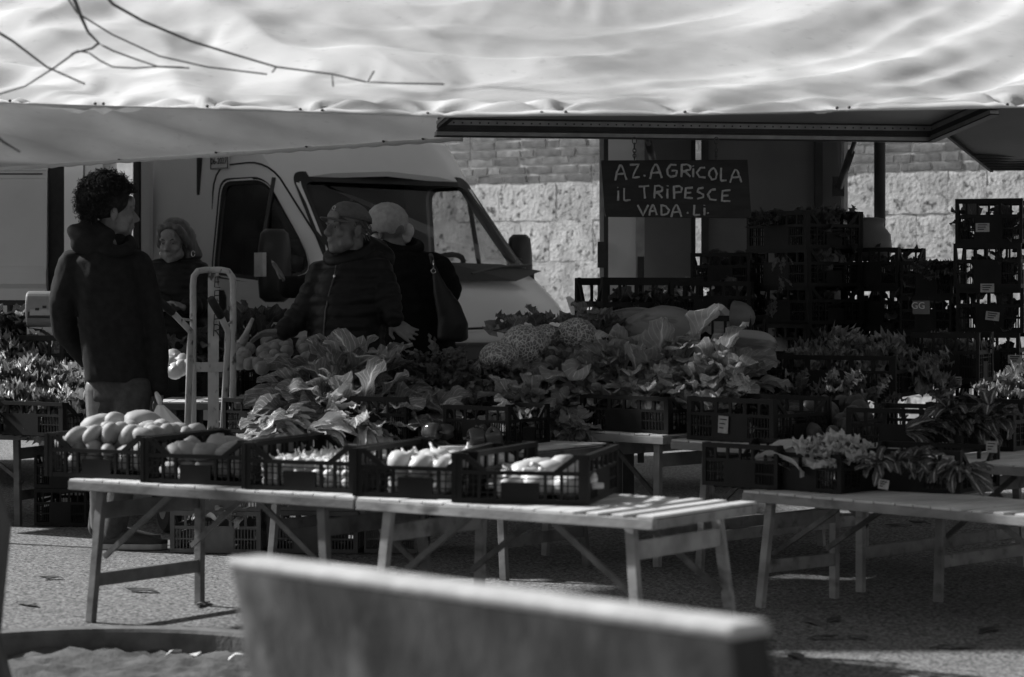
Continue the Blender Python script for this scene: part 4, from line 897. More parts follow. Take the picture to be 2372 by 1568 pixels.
for wh, px, py, lean, k in ranked([(1180, 780, (-.2,-.1,1), 'savoy'), (1245, 765, (.1,0,1), 'savoy'), (1350, 760, (-.2,-.2,1), 'savoy'), (1390, 765, (.2,-.2,1), 'savoy'), (1300, 815, (0,-.5,.8), 'savoy'), (1110, 880, (.2,-.7,.6), 'kaledark'), (1070, 915, (-.1,-.8,.4), 'savoy'), (1120, 920, (.1,-.9,.3), 'kaledark'), (1050, 935, (-.2,-.9,.3), 'savoy'), (1025, 905, (0,-.8,.5), 'kaledark'), (1160, 880, (0,-.8,.6), 'kaledark')]):
    plant('cabbage_leaf_tuft', 'loose tuft of crinkled cabbage leaves on the heap, '+wh, 'cabbage leaves', hp(px, py, .02), k, 6, 'tufts of cabbage leaves', lean, .7, .7)
for wh, px, py, lean, sc in ranked([(1310, 850, (-.3,-.6,.7), 1.05), (1260, 880, (-.2,-.8,.4), 1.0), (1345, 880, (0,-.8,.5), 1.05), (1420, 850, (.1,-.6,.8), 1.15), (1480, 855, (.4,-.5,.7), 1.15), (1575, 835, (.5,-.3,.7), 1.1), (1610, 840, (.2,-.4,.8), 1.1), (1650, 850, (.4,-.2,.8), 1.15), (1690, 860, (.5,-.3,.7), 1.1), (1440, 835, (-.5,-.2,.8), 1.1), (1400, 910, (-.2,-.9,.2), .9), (1320, 920, (0,-1,.1), .95), (1290, 940, (-.1,-1,.0), .9), (1210, 935, (-.3,-1,.0), .95), (1180, 950, (-.4,-.9,-.1), .9), (1250, 960, (.1,-1,-.1), .9), (1340, 960, (.1,-1,-.2), .9), (1380, 870, (.2,-.8,.4), 1.0), (1620, 870, (0,-.8,.5), 1.05), (1660, 890, (.3,-.9,.2), .9), (1230, 900, (-.2,-.9,.3), 1.0), (1190, 905, (-.5,-.7,.4), .95)]):
    plant('cauliflower_greens', 'leafy cauliflower head with broad pale-ribbed leaves on the big heap, '+wh, 'cauliflower', hp(px, py+38, .03), 'cauli', 11, 'leafy heads on the big heap', lean, .9, sc*.72)
    plant('loose_leaf_cluster', 'cluster of smaller crumpled leaves filling the big heap, '+wh, 'leaves', hp(px+rg.uniform(-28, 28), py+45+rg.uniform(-22, 22), -.03), rg.choice(('cauli', 'savoy', 'chard')), 9, 'leaf clusters on the big heap', Vector(lean)+Vector((rg.uniform(-.6, .6), -.4, .2)), 1.1, .42)
cauliflower(hp(1540, 885, -.02), 'cauliflower with its white curd facing the front of the heap', (.15, -.9, .45), 1.15)
cauliflower(hp(1700, 905, .0), 'cauliflower peeping from under big leaves at the heap end', (.3, -.8, .3), .85)
cauliflower(hp(1492, 922, -.02), 'small dark-shaded cauliflower half inside the crate', (-.2, -.9, .3), .7)
for wh, px, py in ranked([(1530, 925), (1470, 905), (1580, 880), (1440, 895), (1500, 930), (1560, 935)]):
    plant('cauliflower_greens', 'leafy cauliflower head hanging over the overflowing crate, '+wh, 'cauliflower', hp(px, py, -.03), 'cauli', 5, 'leafy heads on the big heap', (rg.uniform(-.5, .5), -1, rg.uniform(-.2, .5)), .7, .7)
# --- crates around the heap
um = math.atan2(UM.y, UM.x)
def cr_px(label, px, py, z, rz, sz=1.0, group='crates on the middle tables', sx=1, sy=1): return crate('black plastic '+label, at(px, py, z), rz, sz, group, 0, sx, sy)
mloc = lambda F, t, q, z: (F.x+UM.x*t+VM.x*q, F.y+UM.y*t+VM.y*q, z)
cA = crate('black plastic crate overflowing with cauliflower leaves', mloc(FM1, .52, .27, .602), um, 1.0, 'crates on the middle tables', sx=.95, sy=.95)
cB = crate('black plastic crate with a white printed tag at the table corner', mloc(FM2, .30, .25, .592), um, 1.15, 'crates on the middle tables', sx=.85, sy=.9)
price_card('white printed tag on the crate at the table corner', (FM2.x+UM.x*.27+VM.x*.035, FM2.y+UM.y*.27+VM.y*.035, .665), um, .055, .075, .05)
cC = cr_px('small crate holding pale chicory at the heap foot', 625, 1000, .562, uang, 1.0, sx=.62, sy=.62)
price_card('white card standing by the small chicory crate', W(590, 1013, 10.7), 0, .035, .025, 0)
cD = cr_px('tall narrow crate beside the curled chicory', 905, 1020, .562, uang+.25, 1.25, sx=.5, sy=.62)
cE = cr_px('crate with a round brass-coloured pepper', 1035, 1013, .562, uang+.1, 1.0, sx=.72, sy=.8)
cF = cr_px('crate with dark glossy peppers at the table end', 1150, 1025, .562, uang+.05, 1.05, sx=.62, sy=.75)
def pepper_mesh():
    mb = MB(); n = 18
    rings = []
    for z, q in ((-.05, .25), (-.045, .6), (-.02, .95), (.02, 1), (.04, .85), (.045, .5), (.038, .2)): rings.append((z, q))
    vs = []
    for z, q in rings:
        for k in range(n): t = 2*math.pi*k/n; r_ = .042*q*(1+.1*math.cos(3*t)); vs.append((r_*math.cos(t), r_*math.sin(t), z))
    fs = [(i*n+k, i*n+(k+1) % n, (i+1)*n+(k+1) % n, (i+1)*n+k) for i in range(len(rings)-1) for k in range(n)]
    mb.add(vs, fs); mb.tube([(0, 0, .035), (.004, 0, .055), (.012, 0, .068)], .006); return mb.mesh('pepper', mt['pepper'], True)
PEP = pepper_mesh()
for px, py, Z in ((1000, 1000, 10.6), (1060, 990, 10.7), (1085, 995, 10.75), (1120, 1008, 10.55), (1145, 1013, 10.5), (1105, 1012, 10.5), (1030, 1000, 10.65)):
    o = me_obj('pepper', PEP); o.location = W(px, py, Z); o.rotation_euler = (rg.uniform(.6, 1.6), rg.uniform(-.4, .4), rg.uniform(0, 6)); o.scale = (.95, .95, .95); tag(o, 'dark glossy bell pepper in a crate near the table end', 'pepper', 'bell peppers in the crates')
# --- pumpkins
def pumpkin(label, loc, L, r_, yaw, mat, neck=0, name='squash'):
    mb = MB(); n = 24; rings = []
    for k in range(17):
        t = -1+2*k/16; q = math.sqrt(max(.0, 1-abs(t)**2.6)); q = max(q, .05)
        if neck and t < 0: q *= 1-neck*min(1, -t*1.3)
        rings.append((t*L/2, q*r_))
    vs = []
    for x, q in rings:
        for k in range(n): t = 2*math.pi*k/n; rr = q*(1+.035*math.cos(9*t)); vs.append((x, rr*math.cos(t), rr*math.sin(t)))
    mb.add(vs, [(i*n+k, i*n+(k+1) % n, (i+1)*n+(k+1) % n, (i+1)*n+k) for i in range(16) for k in range(n)]+[tuple(range(n)), tuple(16*n+k for k in range(n))])
    o = mb.build(name, mat, None, smooth=True); o.location = loc; o.rotation_euler = (0, .06, yaw); return tag(o, label, 'squash', 'whole squashes on the crates')
pumpkin('long striped squash lying on its side by the cut pumpkins', W(1530, 760, 11.8), .40, .115, -.35, mt['pumpkin'], .35)
pumpkin('squash partly hidden behind the long striped one', W(1470, 752, 12.0), .36, .09, -.2, mt['pumpkin'], .2)
pumpkin('smooth oblong squash lying on an upturned crate', W(1733, 796, 11.55), .29, .068, .12, mt['pumpkin'], 0)
def cut_pumpkin(label, loc, r_, rot, a0, a1):
    rt = thing('pumpkin_wedge', label, 'pumpkin', loc, 0, 'cut pumpkins'); rt.rotation_euler = rot
    n, m_ = 14, 10; mb = MB(); vs = []
    for i in range(n+1):
        t = a0+(a1-a0)*i/n
        for j in range(m_+1): ph = math.pi*j/m_; vs.append((r_*math.sin(ph)*math.cos(t), r_*math.sin(ph)*math.sin(t), r_*.8*math.cos(ph)))
    mb.add(vs, [(i*(m_+1)+j, (i+1)*(m_+1)+j, (i+1)*(m_+1)+j+1, i*(m_+1)+j+1) for i in range(n) for j in range(m_)]); mb.build('rind', mt['pumpkin_d'], rt, smooth=True)
    for k, t in enumerate((a0, a1)):
        f = MB(); pts_ = [(r_*.995*math.sin(math.pi*j/m_)*math.cos(t), r_*.995*math.sin(math.pi*j/m_)*math.sin(t), r_*.795*math.cos(math.pi*j/m_)) for j in range(m_+1)]
        inn = [tuple(Vector(p)*.62) for p in reversed(pts_)]; f.add(pts_+inn, [tuple(range(2*len(pts_)))]); f.build('cut_face', mt['flesh'], rt)
    ins = MB(); ins.add([tuple(Vector(v)*.62) for v in vs], [(i*(m_+1)+j, (i+1)*(m_+1)+j, (i+1)*(m_+1)+j+1, i*(m_+1)+j+1) for i in range(n) for j in range(m_)]); ins.build('hollow', mt['flesh'], rt, smooth=True)
cut_pumpkin('pumpkin half standing with its pale cut edge upright', W(1700, 735, 11.75), .105, (0, 0, 0), -1.9, .9)
cut_pumpkin('hollow pumpkin wedge leaning on the standing half', W(1655, 738, 11.8), .1, (.5, .5, .6), -.6, 1.6)
cut_pumpkin('small pumpkin slice at the end of the row', W(1610, 740, 11.85), .085, (.3, .8, 0), -.5, .9)
crate('black plastic upturned crate under the oblong squash', W(1765, 905, 11.6), um+.5, 1.15, 'crates under the squashes', sx=.62, sy=.7)
crate('black plastic crate under the cut pumpkins', W(1670, 852, 11.9), um+.4, 1.6, 'crates under the squashes', sx=.7, sy=.7)
crate('black plastic crate under the long striped squash', W(1530, 905, 12.1), um+.3, 1.9, 'crates under the squashes', sx=.8, sy=.7)
for wh, px, py in ranked([(1440, 700), (1470, 690), (1505, 705), (1420, 715), (1530, 700), (1450, 725), (1490, 725)]):
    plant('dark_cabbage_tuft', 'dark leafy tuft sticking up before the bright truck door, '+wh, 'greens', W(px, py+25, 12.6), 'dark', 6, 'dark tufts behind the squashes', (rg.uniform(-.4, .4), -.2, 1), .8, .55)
crate('black plastic crate under the dark leafy tufts', W(1478, 800, 12.75), .3, 2.2, 'crates in the shade of the truck')
# --- kale crates on the right
cK = crate('black plastic crate heaped with frilly kale', W(1950, 915, 11.5), um+.35, 1.2, 'kale crates', sx=1.15, sy=1.0)
crate('black plastic crate with a small white tag behind the kale', W(2205, 885, 11.75), um+.35, 1.5, 'kale crates', sx=.6, sy=.7)
price_card('small white tag on the crate behind the kale', W(2218, 882, 11.45), um+.35, .035, .04, 0)
for k in range(30):
    t = k/29; px = 1835+rg.uniform(0, 1)*340; e = 1-((px-2005)/190)**2; py = 895-rg.uniform(0, 1)*85*max(.2, e)
    plant('kale_bunch', 'frilly kale bunch on the heaped crate in the shade', 'kale', W(px, py, 11.45+(895-py)*.004), 'kale', 9, 'kale bunches on the heaped crate', (rg.uniform(-.6, .6), -.7, rg.uniform(.2, 1)), 1.1, .72)
for wh, px, py in ranked([(2185, 800), (2210, 815), (2250, 810), (2160, 805)]):
    plant('kale_bunch', 'kale bunch in the tagged crate at the side, '+wh, 'kale', W(px, py+20, 11.8), 'kale', 6, 'kale bunches in the tagged crate', (rg.uniform(-.4, .4), -.2, 1), .8, .6)
# --- beetroots
cG = cr_px('crate of beetroots with long tails', 1895, 1000, .592, um, 1.0, sx=1.0)
BEE = [round_with_tip('beetroot', mt['beet'], .038+.004*k, .3, k) for k in range(3)]
for k in range(34):
    px = 1790+rg.uniform(0, 215); py = 930+rg.uniform(0, 75); o = me_obj('beetroot', rg.choice(BEE)); o.location = W(px, py, 10.35+(1000-py)*.006-(px-1900)*.001); o.rotation_euler = (rg.uniform(0, 6), rg.uniform(0, 6), rg.uniform(0, 6)); tag(o, 'dark beetroot with thin tail in the shaded crate', 'beetroot', 'beetroots in the crate')
for wh, px, py in ranked([(1800, 925), (1860, 905), (1930, 905), (1985, 915), (2030, 925), (1960, 900)]):
    plant('beet_leaf_tuft', 'tuft of limp beet leaves above the beetroots, '+wh, 'greens', W(px, py+15, 10.9), 'kaledark', 7, 'beet leaf tufts', (rg.uniform(-.6, .6), -.6, .6), 1.0, .6)
# --- radicchio crates right, lettuce crates on the low table
mt['radi'] = leaf_mat('radicchio_leaf', .05, .12, .9, .2, 8, var=.25, veinamt=.6); LV['radi'] = [leaf_mesh('leaf', mt['radi'], .22, .07, P_long, nu=4, bend=.3+.25*k, fold=.5, ruffle=.06, freq=2.5, seed=90+k) for k in range(5)]
cr_px('crate of radicchio with white ribs', 2135, 1040, .572, um+.25, 1.1, 'crates at the frame edge', sx=.9)
cr_px('crate of radicchio carrying a bright square tag', 2290, 1035, .572, um+.2, 1.2, 'crates at the frame edge', sx=.7)
price_card('bright square tag on the radicchio crate', W(2296, 1035, 9.35), um+.2, .045, .045, 0)
for wh, px, py, lean in ranked([(2180, 965, (.9,-.3,.4)), (2150, 985, (1,-.3,.3)), (2195, 945, (-.2,-.3,1)), (2100, 1000, (1,-.3,.1)), (2230, 975, (.3,-.5,.4)), (2290, 950, (-.3,-.4,.8)), (2310, 970, (.2,-.4,.6)), (2270, 985, (0,-.6,.3))]):
    plant('radicchio_plant', 'dark radicchio head with bright white ribs in the shaded crate, '+wh, 'radicchio', W(px, py, 9.9), 'radi', 9, 'radicchio heads', Vector(lean)*Vector((1,1,.4)).length/Vector(lean).length if 0 else (lean[0], lean[1]-.4, lean[2]*.35), .6, .68)
ur = math.atan2(UR.y, UR.x)
cr_px('slotted crate showing pale stalks at the low table corner', 1775, 1122, .462, ur+.12, 1.05, 'crates on the low table', sx=.66, sy=.8)
cr_px('crate of crumpled pale lettuce on the low table', 1915, 1130, .462, ur+.1, .9, 'crates on the low table', sx=.7, sy=.8)
cr_px('crate of dark radicchio with a crooked tag on the low table', 2130, 1128, .462, ur+.3, 1.0, 'crates on the low table', sx=.9, sy=.95)
price_card('crooked white tag on the radicchio crate of the low table', W(2046, 1122, 8.78), ur+.3, .04, .035, .15)
for wh, px, py in ranked([(1890, 1035), (1925, 1025), (1960, 1035), (1900, 1050), (1940, 1055), (1975, 1050)]):
    plant('lettuce', 'crumpled pale lettuce bulging out of the low crate, '+wh, 'lettuce', W(px, py+18, 9.3), 'lettuce', 9, 'pale lettuces in the low crate', (rg.uniform(-.5, .5), -.5, 1), .9, .48)
for wh, px, py in ranked([(1750, 1065), (1790, 1070), (1810, 1075)]):
    plant('lettuce', 'pale stalky head inside the slotted corner crate, '+wh, 'lettuce', W(px, py, 9.45), 'pale', 8, 'pale heads in the corner crate', (.9, -.3, .1), .4, .8)
for wh, px, py in ranked([(2080, 1050), (2120, 1045), (2165, 1055), (2210, 1060), (2240, 1070), (2030, 1055)]):
    plant('radicchio_plant', 'radicchio head spilling over the low crate with the crooked tag, '+wh, 'radicchio', W(px, py+20, 9.0), 'radi', 9, 'radicchio heads of the low crate', (rg.uniform(-1, 1), -.6, rg.uniform(-.05, .25)), .75, .55)
plant('lettuce', 'single frilly lettuce at the right edge above the crates', 'lettuce', W(2350, 905, 11.0), 'kale', 9, 'lone lettuce', (0, -.6, .6), 1.0, .65)
plant('lettuce', 'half-hidden frilly lettuce beside the lone one', 'lettuce', W(2310, 920, 11.05), 'kale', 7, 'lone lettuce', (-.3, -.6, .6), 1.0, .6)
cr_px('crate under the frilly lettuces at the right edge', 2330, 985, .572, um+.3, 1.3, 'crates at the frame edge')
# --- dark stacks in the truck's shade
def stack(px, py0, Z, n, rz, names_, sz=1.15, sx=.8, sy=.85, h=.0):
    p = W(px, py0, Z)
    for k in range(n):
        crate('black plastic crate '+names_ % ['lowest of its stack', 'second from below', 'third from below', 'fourth from below', 'fifth from below', 'sixth from below', 'top of its stack'][k if k < n-1 else 6], (p.x+rg.uniform(-.012, .012), p.y, p.z+k*CH*sz), rz+rg.uniform(-.04, .04), sz, 'stacked crates in the shade of the truck', 0, sx, sy)
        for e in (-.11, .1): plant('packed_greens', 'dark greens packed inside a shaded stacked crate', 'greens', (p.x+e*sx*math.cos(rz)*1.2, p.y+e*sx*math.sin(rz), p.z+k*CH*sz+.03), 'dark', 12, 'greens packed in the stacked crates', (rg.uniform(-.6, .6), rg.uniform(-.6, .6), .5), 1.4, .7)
    return p, CH*sz*n
stack(1862, 835, 13.0, 4, R(-52), 'in the tall leafy stack below the wall pole, %s', 1.23, .85, .9)
stack(1690, 745, 13.2, 2, R(-20), 'beside the chalk sign, %s', 1.15, .6, .8)
stack(1648, 745, 12.7, 1, R(-10), 'just above the cut pumpkins, %s', 1.3, .75, .8)
stack(2050, 845, 13.1, 3, R(-35), 'below the sunny wall gap, %s', 1.3, .6, .8)
stack(2160, 850, 12.8, 3, R(-25), 'carrying a lettered plate, %s', 1.15, .5, .7)
stack(2300, 872, 12.6, 4, R(-20), 'in the tagged stack at the right edge, %s', 1.42, .62, .8)
for k, (px, py) in enumerate(((2275, 527), (2286, 667), (2298, 732), (2350, 832))): price_card(['uppermost', 'second', 'third', 'lowest'][k]+' pale tag on the tall stack at the right edge', W(px, py, 12.25), R(-20), .07, .045, (.0, .0, .12, 0)[k])
bp_ = MB().box((0, 0, 0), (.09, .004, .07)).build('crate_plate', mt['panel_dark']); bp_.location = W(2133, 712, 12.42); bp_.rotation_euler = (0, 0, R(-25)); tag(bp_, 'small lettered plate on a shaded crate', 'plate'); text_mesh('GG', .05, mt['paper'], bp_, (-.015, -.004, .008), (R(90), 0, 0))
b_ = W(1862, 845, 13.2); sup = thing('loading_platform', 'low dark platform carrying the stacked crates', 'platform', (b_.x+.3, 13.1, 0)); MB().box((0, .1, .80), (2.9, 1.1, .06)).build('deck', mt['panel_dark'], sup)
for x in (-1.3, 1.3):
    for y in (-.35, .55): MB().box((x, y, .385), (.06, .06, .77)).build('leg', mt['seal'], sup)
for k in range(20):
    px = 1745+k*12+rg.uniform(-6, 6); plant('herb_bunch', 'dark herb bunch standing in the top crate of the leafy stack', 'greens', W(px, 512+rg.uniform(0, 10), 13.0+rg.uniform(-.15, .1)), 'kaledark', 6, 'herb bunches on the leafy stack', (rg.uniform(-.5, .5), -.1, 1), .9, .42)
for k, (px, py, nm) in enumerate(((1812, 590, 'drooping'), (1805, 640, 'pale-rooted'), (1790, 690, 'lowest'), (2140, 640, 'topmost'), (2175, 635, 'tufted'))):
    plant('stray_sprig', nm+' sprig poking out of the stacked crates', 'greens', W(px, py, 12.62), 'turnip' if k < 3 else 'kaledark', 4 if k < 3 else 9, 'sprigs poking from the stacks', (rg.uniform(-.4, .4), -.6, -.6 if k < 3 else .8), .7, .45)
sk = MB(); sk.loft([((0, 0, z), a, b, .2) for z, a, b in ((0, .13, .1), (.06, .15, .12), (.15, .14, .11), (.2, .1, .08), (.235, .115, .09), (.245, .07, .05))], 18); sk = sk.build('cloth_sack', mt['panel_dark'], None, smooth=True); sk.location = W(2005, 605, 13.3); tag(sk, 'grey cloth sack standing behind the leafy crates', 'sack')
# --- left: kale crates behind the man
u0 = math.atan2(U0.y, U0.x)
for i, (px, py) in enumerate(((-70, 1000), (118, 1002))):
    cr_px(['kale crate cut by the frame edge', 'crate of curly kale behind the standing man'][i], px, py, .502, u0-.15, 1.05, 'kale crates on the left')
for k in range(30):
    px = rg.uniform(-60, 225); py = rg.uniform(870, 960) if k < 24 else rg.uniform(820, 860)
    plant('curly_kale_bunch', 'curly kale bunch in the crates behind the standing man', 'kale', W(px, py, 12.45+(960-py)*.006), 'kale', 9, 'curly kale bunches', (rg.uniform(-.6, .6), -.6, rg.uniform(.3, 1)), 1.1, .85)
for wh, px, py in ranked([(10, 785), (50, 790), (90, 780), (130, 800), (160, 815), (30, 810), (75, 815), (0, 760), (110, 760)]):
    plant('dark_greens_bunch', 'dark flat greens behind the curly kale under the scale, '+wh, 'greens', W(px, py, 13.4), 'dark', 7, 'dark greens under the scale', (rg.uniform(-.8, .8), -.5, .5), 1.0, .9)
crate('black plastic crate behind the dark greens at the frame edge', W(40, 800, 13.9), u0, 1.6, 'kale crates on the left')
crate('black plastic crate holding the dark greens', W(100, 890, 13.35), u0, 1.7, 'kale crates on the left')
# --- lemons and white onions behind the hand truck
cr_px('crate of white onions behind the hand truck', 405, 915, .662, 0, 1.15, 'crates on the lemon table', sx=.42, sy=.85)
cL1 = cr_px('crate of leaves behind the hand truck', 500, 914, .662, .05, 1.15, 'crates on the lemon table', sx=.5, sy=.85)
cL2 = cr_px('crate heaped with lemons under the outstretched hand', 660, 908, .662, -.12, 1.25, 'crates on the lemon table', sx=.75, sy=.9)
ONW = round_with_tip('onion', mt['onion'], .055, 0, 1)
for px, py in ((402, 828), (420, 838), (395, 845), (418, 852), (385, 850), (440, 850), (405, 858)):
    o = me_obj('white_onion', ONW); o.location = W(px, py, 12.6+(855-py)*.003); o.rotation_euler = (1.2, rg.uniform(-1, 1), rg.uniform(0, 6)); o.scale = (.9, .9, .9); tag(o, 'big white onion piled beside the dark sleeve', 'onion', 'white onions behind the hand truck')
LEM = [blobmesh('lemon', mt['lemon'], .036, 1.0+.06*k, 1, .98, .03, k+40) for k in range(3)]
for k in range(62):
    px = 552+rg.uniform(0, 185); py = 790+rg.uniform(0, 62); 
    if py < 800 and px < 575: py += 25
    o = me_obj('lemon', rg.choice(LEM)); o.location = W(px, py, 12.55+(855-py)*.0045); o.rotation_euler = (rg.uniform(0, 6), rg.uniform(0, 6), 0); q = rg.uniform(.85, 1.1); o.scale = (q, q, q); tag(o, 'lemon in the heaped crate under the outstretched hand', 'lemon', 'lemons in the heaped crate')
for wh, px, py, ln in ranked([(560, 770, (-.2,0,1)), (590, 760, (.3,0,1)), (610, 775, (.5,0,.8)), (400, 790, (-.5,-.3,.6)), (440, 800, (.3,-.5,.6)), (480, 815, (.2,-.6,.5)), (520, 800, (.1,-.4,.8)), (530, 840, (0,-.6,.4))]):
    plant('stalky_greens', 'dark stalky greens behind the lemons and hand truck, '+wh, 'greens', W(px, py+25, 13.0), 'dark', 7, 'stalky greens behind the lemons', ln, .8, .85)
for a, b in (((545, 810), (585, 738)), ((560, 800), (572, 765))):
    o = MB().tube([W(a[0], a[1], 12.75), W((a[0]+b[0])/2+4, (a[1]+b[1])/2, 12.8), W(b[0], b[1], 12.85)], [.018, .016, .01]).build('celery_stalk', mt['cauli_leaf'], None, smooth=True); tag(o, ['long', 'short'][a[0] > 550]+' pale stalk sticking up beside the lemons', 'stalk')
# --- crates on the ground under the front table
for i, (px, n) in enumerate(((508, 2), (733, 2), (915, 2))):
    p = at(px, 1285, 0); p.y += .25
    for k in range(n): crate('black plastic crate on the ground under the front table, '+['leftmost', 'middle', 'rightmost'][i]+' pile, '+['lower', 'upper'][k], (p.x, p.y, k*.2+.004), -.12, 1.2, 'crates on the ground', 0, .78 if i < 2 else .45, .9, grey=1)
for k in range(2):
    p = at(145, 1222, 0); crate('black plastic crate on the ground behind the left table leg, '+['lower', 'upper'][k], (p.x, p.y+.25, k*.2+.004), -.1, 1.2, 'crates on the ground', 0, .5, .9)
price_card('white slip hanging on the rightmost ground crate', W(905, 1195, 10.9), 0, .05, .06, .1)
for px in (470, 520, 560): plant('trimmings_tuft', 'tuft of discarded leaves in the ground crate', 'leaves', W(px, 1195, 11.3), 'pale', 5, 'discarded leaves in the ground crates', (rg.uniform(-.5, .5), -.6, .5), .9, .45)
# ------------------------------------------------------------------ people
mt['skin'] = M('skin', .13, .19, 30, .5, .2, 120)
mt['skin_shade'] = M('skin_tanned', .12, .17, 30, .5, .2, 120)
mt['lip'] = M('lips', .16, .2, 30, .4)
mt['eye'] = M('eye', .03, .04, 5, .2); mt['eye_white'] = M('eye_white', .16, .2, 5, .3)
mt['hair_dark'] = M('dark_hair', .012, .03, 60, .75, .4, 90, spec=.15)
mt['hair_grey'] = M('greying_hair', .04, .11, 50, .5, .5, 90, stretch=(1,1,.2))
mt['hair_white'] = M('white_hair', .45, .6, 50, .5)
mt['jacket'] = M('dark_jacket', .010, .017, 30, .85, .3, 200, spec=.2)
mt['puffer'] = M('black_puffer', .006, .011, 20, .5, .15, 90, spec=.22)
mt['coat'] = M('black_coat', .005, .009, 30, .8, .3, 120, spec=.15)
mt['jeans'] = M('dark_trousers', .03, .052, 40, .8, .4, 200)
mt['shoe'] = M('shoe_canvas', .03, .04, 40, .7); mt['sole'] = M('shoe_sole', .3, .4, 20, .7)
mt['cap'] = M('cap_cloth', .085, .12, 40, .75, .3, 200); mt['beret'] = M('felt_beret', .34, .44, 40, .95, .6, 150)
mt['bag'] = M('soft_leather_bag', .005, .009, 8, .55, .3, 50)
def remesh(mb, name, mat, voxel, smooth=4, parent=None):
    me = mb.mesh(name, mat); o = me_obj(name, me)
    m = o.modifiers.new('r', 'REMESH'); m.mode = 'VOXEL'; m.voxel_size = voxel; m.use_smooth_shade = True
    if smooth: s_ = o.modifiers.new('s', 'SMOOTH'); s_.factor = .5; s_.iterations = smooth
    dg = bpy.context.evaluated_depsgraph_get(); dg.update()
    me2 = bpy.data.meshes.new_from_object(o.evaluated_get(dg)); o.modifiers.clear(); o.data = me2; me2.name = name
    if not me2.materials: me2.materials.append(mat)
    me2.polygons.foreach_set('use_smooth', [True]*len(me2.polygons))
    if parent is not None: o.parent = parent
    return o
def ribs(o, bones, amp, pitch, skip=None):
    """quilting: pull stitched lines in, along each nearest bone"""
    me = o.data; me.update(); cos = [v.co.copy() for v in me.vertices]; nrm = [v.normal.copy() for v in me.vertices]
    B = [(Vector(a), Vector(b), r_) for a, b, r_ in bones]
    for i, c in enumerate(cos):
        best = None
        for a, b, r_ in B:
            d = b-a; L = d.length; t = max(0, min(1, (c-a).dot(d)/L/L)); q = (c-(a+d*t)).length/r_
            if best is None or q < best[0]: best = (q, (c-a).dot(d)/L)
        ph = best[1]/pitch+.22*snoise(c.x*3.1, c.z*2.3+c.y*3, 51); w_ = abs(math.sin(math.pi*ph))**.5
        me.vertices[i].co = c+nrm[i]*amp*(w_-.75)+nrm[i]*.006*snoise(c.x*6, c.y*6+c.z*7, 31)+nrm[i]*.003*snoise(c.x*16, c.z*12+c.y*14, 32)
    me.update()
def wrinkle(o, amp, freq, seed):
    me = o.data; me.update(); nn = [v.normal.copy() for v in me.vertices]
    for i, v in enumerate(me.vertices):
        c = v.co; v.co = c+nn[i]*amp*(snoise(c.x*freq, c.z*freq*.6+c.y*freq, seed)+.6*snoise(c.x*freq*2.1+c.z, c.z*freq*1.7-c.y*freq, seed+1))
    me.update()
def head(mb, c, yaw, pitch=0, k=1.0, roll=0):
    """adds a head to mb; face along -Y before turning"""
    Mx = Matrix.Translation(c) @ Matrix.Rotation(yaw, 4, 'Z') @ Matrix.Rotation(pitch, 4, 'X') @ Matrix.Rotation(roll, 4, 'Y'); M3 = Mx.to_3x3()
    def E(p, r_): mb.ell(Mx @ (Vector(p)*k), tuple(x*k for x in r_), M3, 16, 12)
    def Cc(p, q, a, b): mb.cap(Mx @ (Vector(p)*k), Mx @ (Vector(q)*k), a*k, b*k)
    E((0,.018,.04), (.076,.095,.082)); E((0,-.03,-.04), (.06,.066,.085)); E((0,-.07,-.103), (.024,.024,.022)); E((0,-.04,-.085), (.05,.055,.04))
    for s_ in (-1, 1):
        E((s_*.036,-.066,-.028), (.026,.026,.026)); E((s_*.03,-.083,.022), (.028,.014,.011)); E((s_*.078,.012,-.012), (.011,.02,.034)); E((s_*.083,.014,.008), (.006,.018,.012)); E((s_*.012,-.106,-.036), (.009,.011,.008)); E((s_*.032,-.074,-.001), (.0165,.012,.012)); E((s_*.05,-.03,-.07), (.02,.04,.03))
    E((0,-.08,.05), (.048,.022,.035)); Cc((0,-.088,.012), (0,-.116,-.028), .010, .0145); E((0,-.108,-.034), (.013,.016,.010)); E((0,-.093,-.06), (.022,.011,.0055)); E((0,-.092,-.071), (.019,.011,.006)); E((0,-.085,-.05), (.024,.016,.014))
    return Mx
def face_parts(Mx, k, root, brow=None, iris=True):
    M3 = Mx.to_3x3(); col = brow or mt['hair_dark']
    for s_ in (-1, 1):
        e = MB().ell(Mx @ (Vector((s_*.032,-.0835,.0))*k), (.0125*k, .0065*k, .0055*k), M3, 10, 8).build('eye', mt['eye_white'], root, smooth=True)
        MB().ell(Mx @ (Vector((s_*.032,-.0885,.0))*k), (.0055*k, .003*k, .0052*k), M3, 8, 6).build('iris', mt['eye'], e, smooth=True)
        MB().tube([Mx @ (Vector(p)*k) for p in ((s_*.016,-.0925,.019), (s_*.032,-.0955,.025), (s_*.05,-.083,.02))], [.003*k, .0042*k, .002*k], 6).build('eyebrow', col, root, smooth=True)
        MB().tube([Mx @ (Vector(p)*k) for p in ((s_*.019,-.0885,.004), (s_*.032,-.0915,.0075), (s_*.047,-.083,.003))], .0022*k, 5).build('eyelid', mt['skin_shade'], root, smooth=True)
    MB().tube([Mx @ (Vector(p)*k) for p in ((-.02,-.0965,-.0655), (0,-.1035,-.0655), (.02,-.0965,-.0655))], [.0012*k, .0025*k, .0012*k], 6).build('mouth_line', mt['lip'], root, smooth=True)
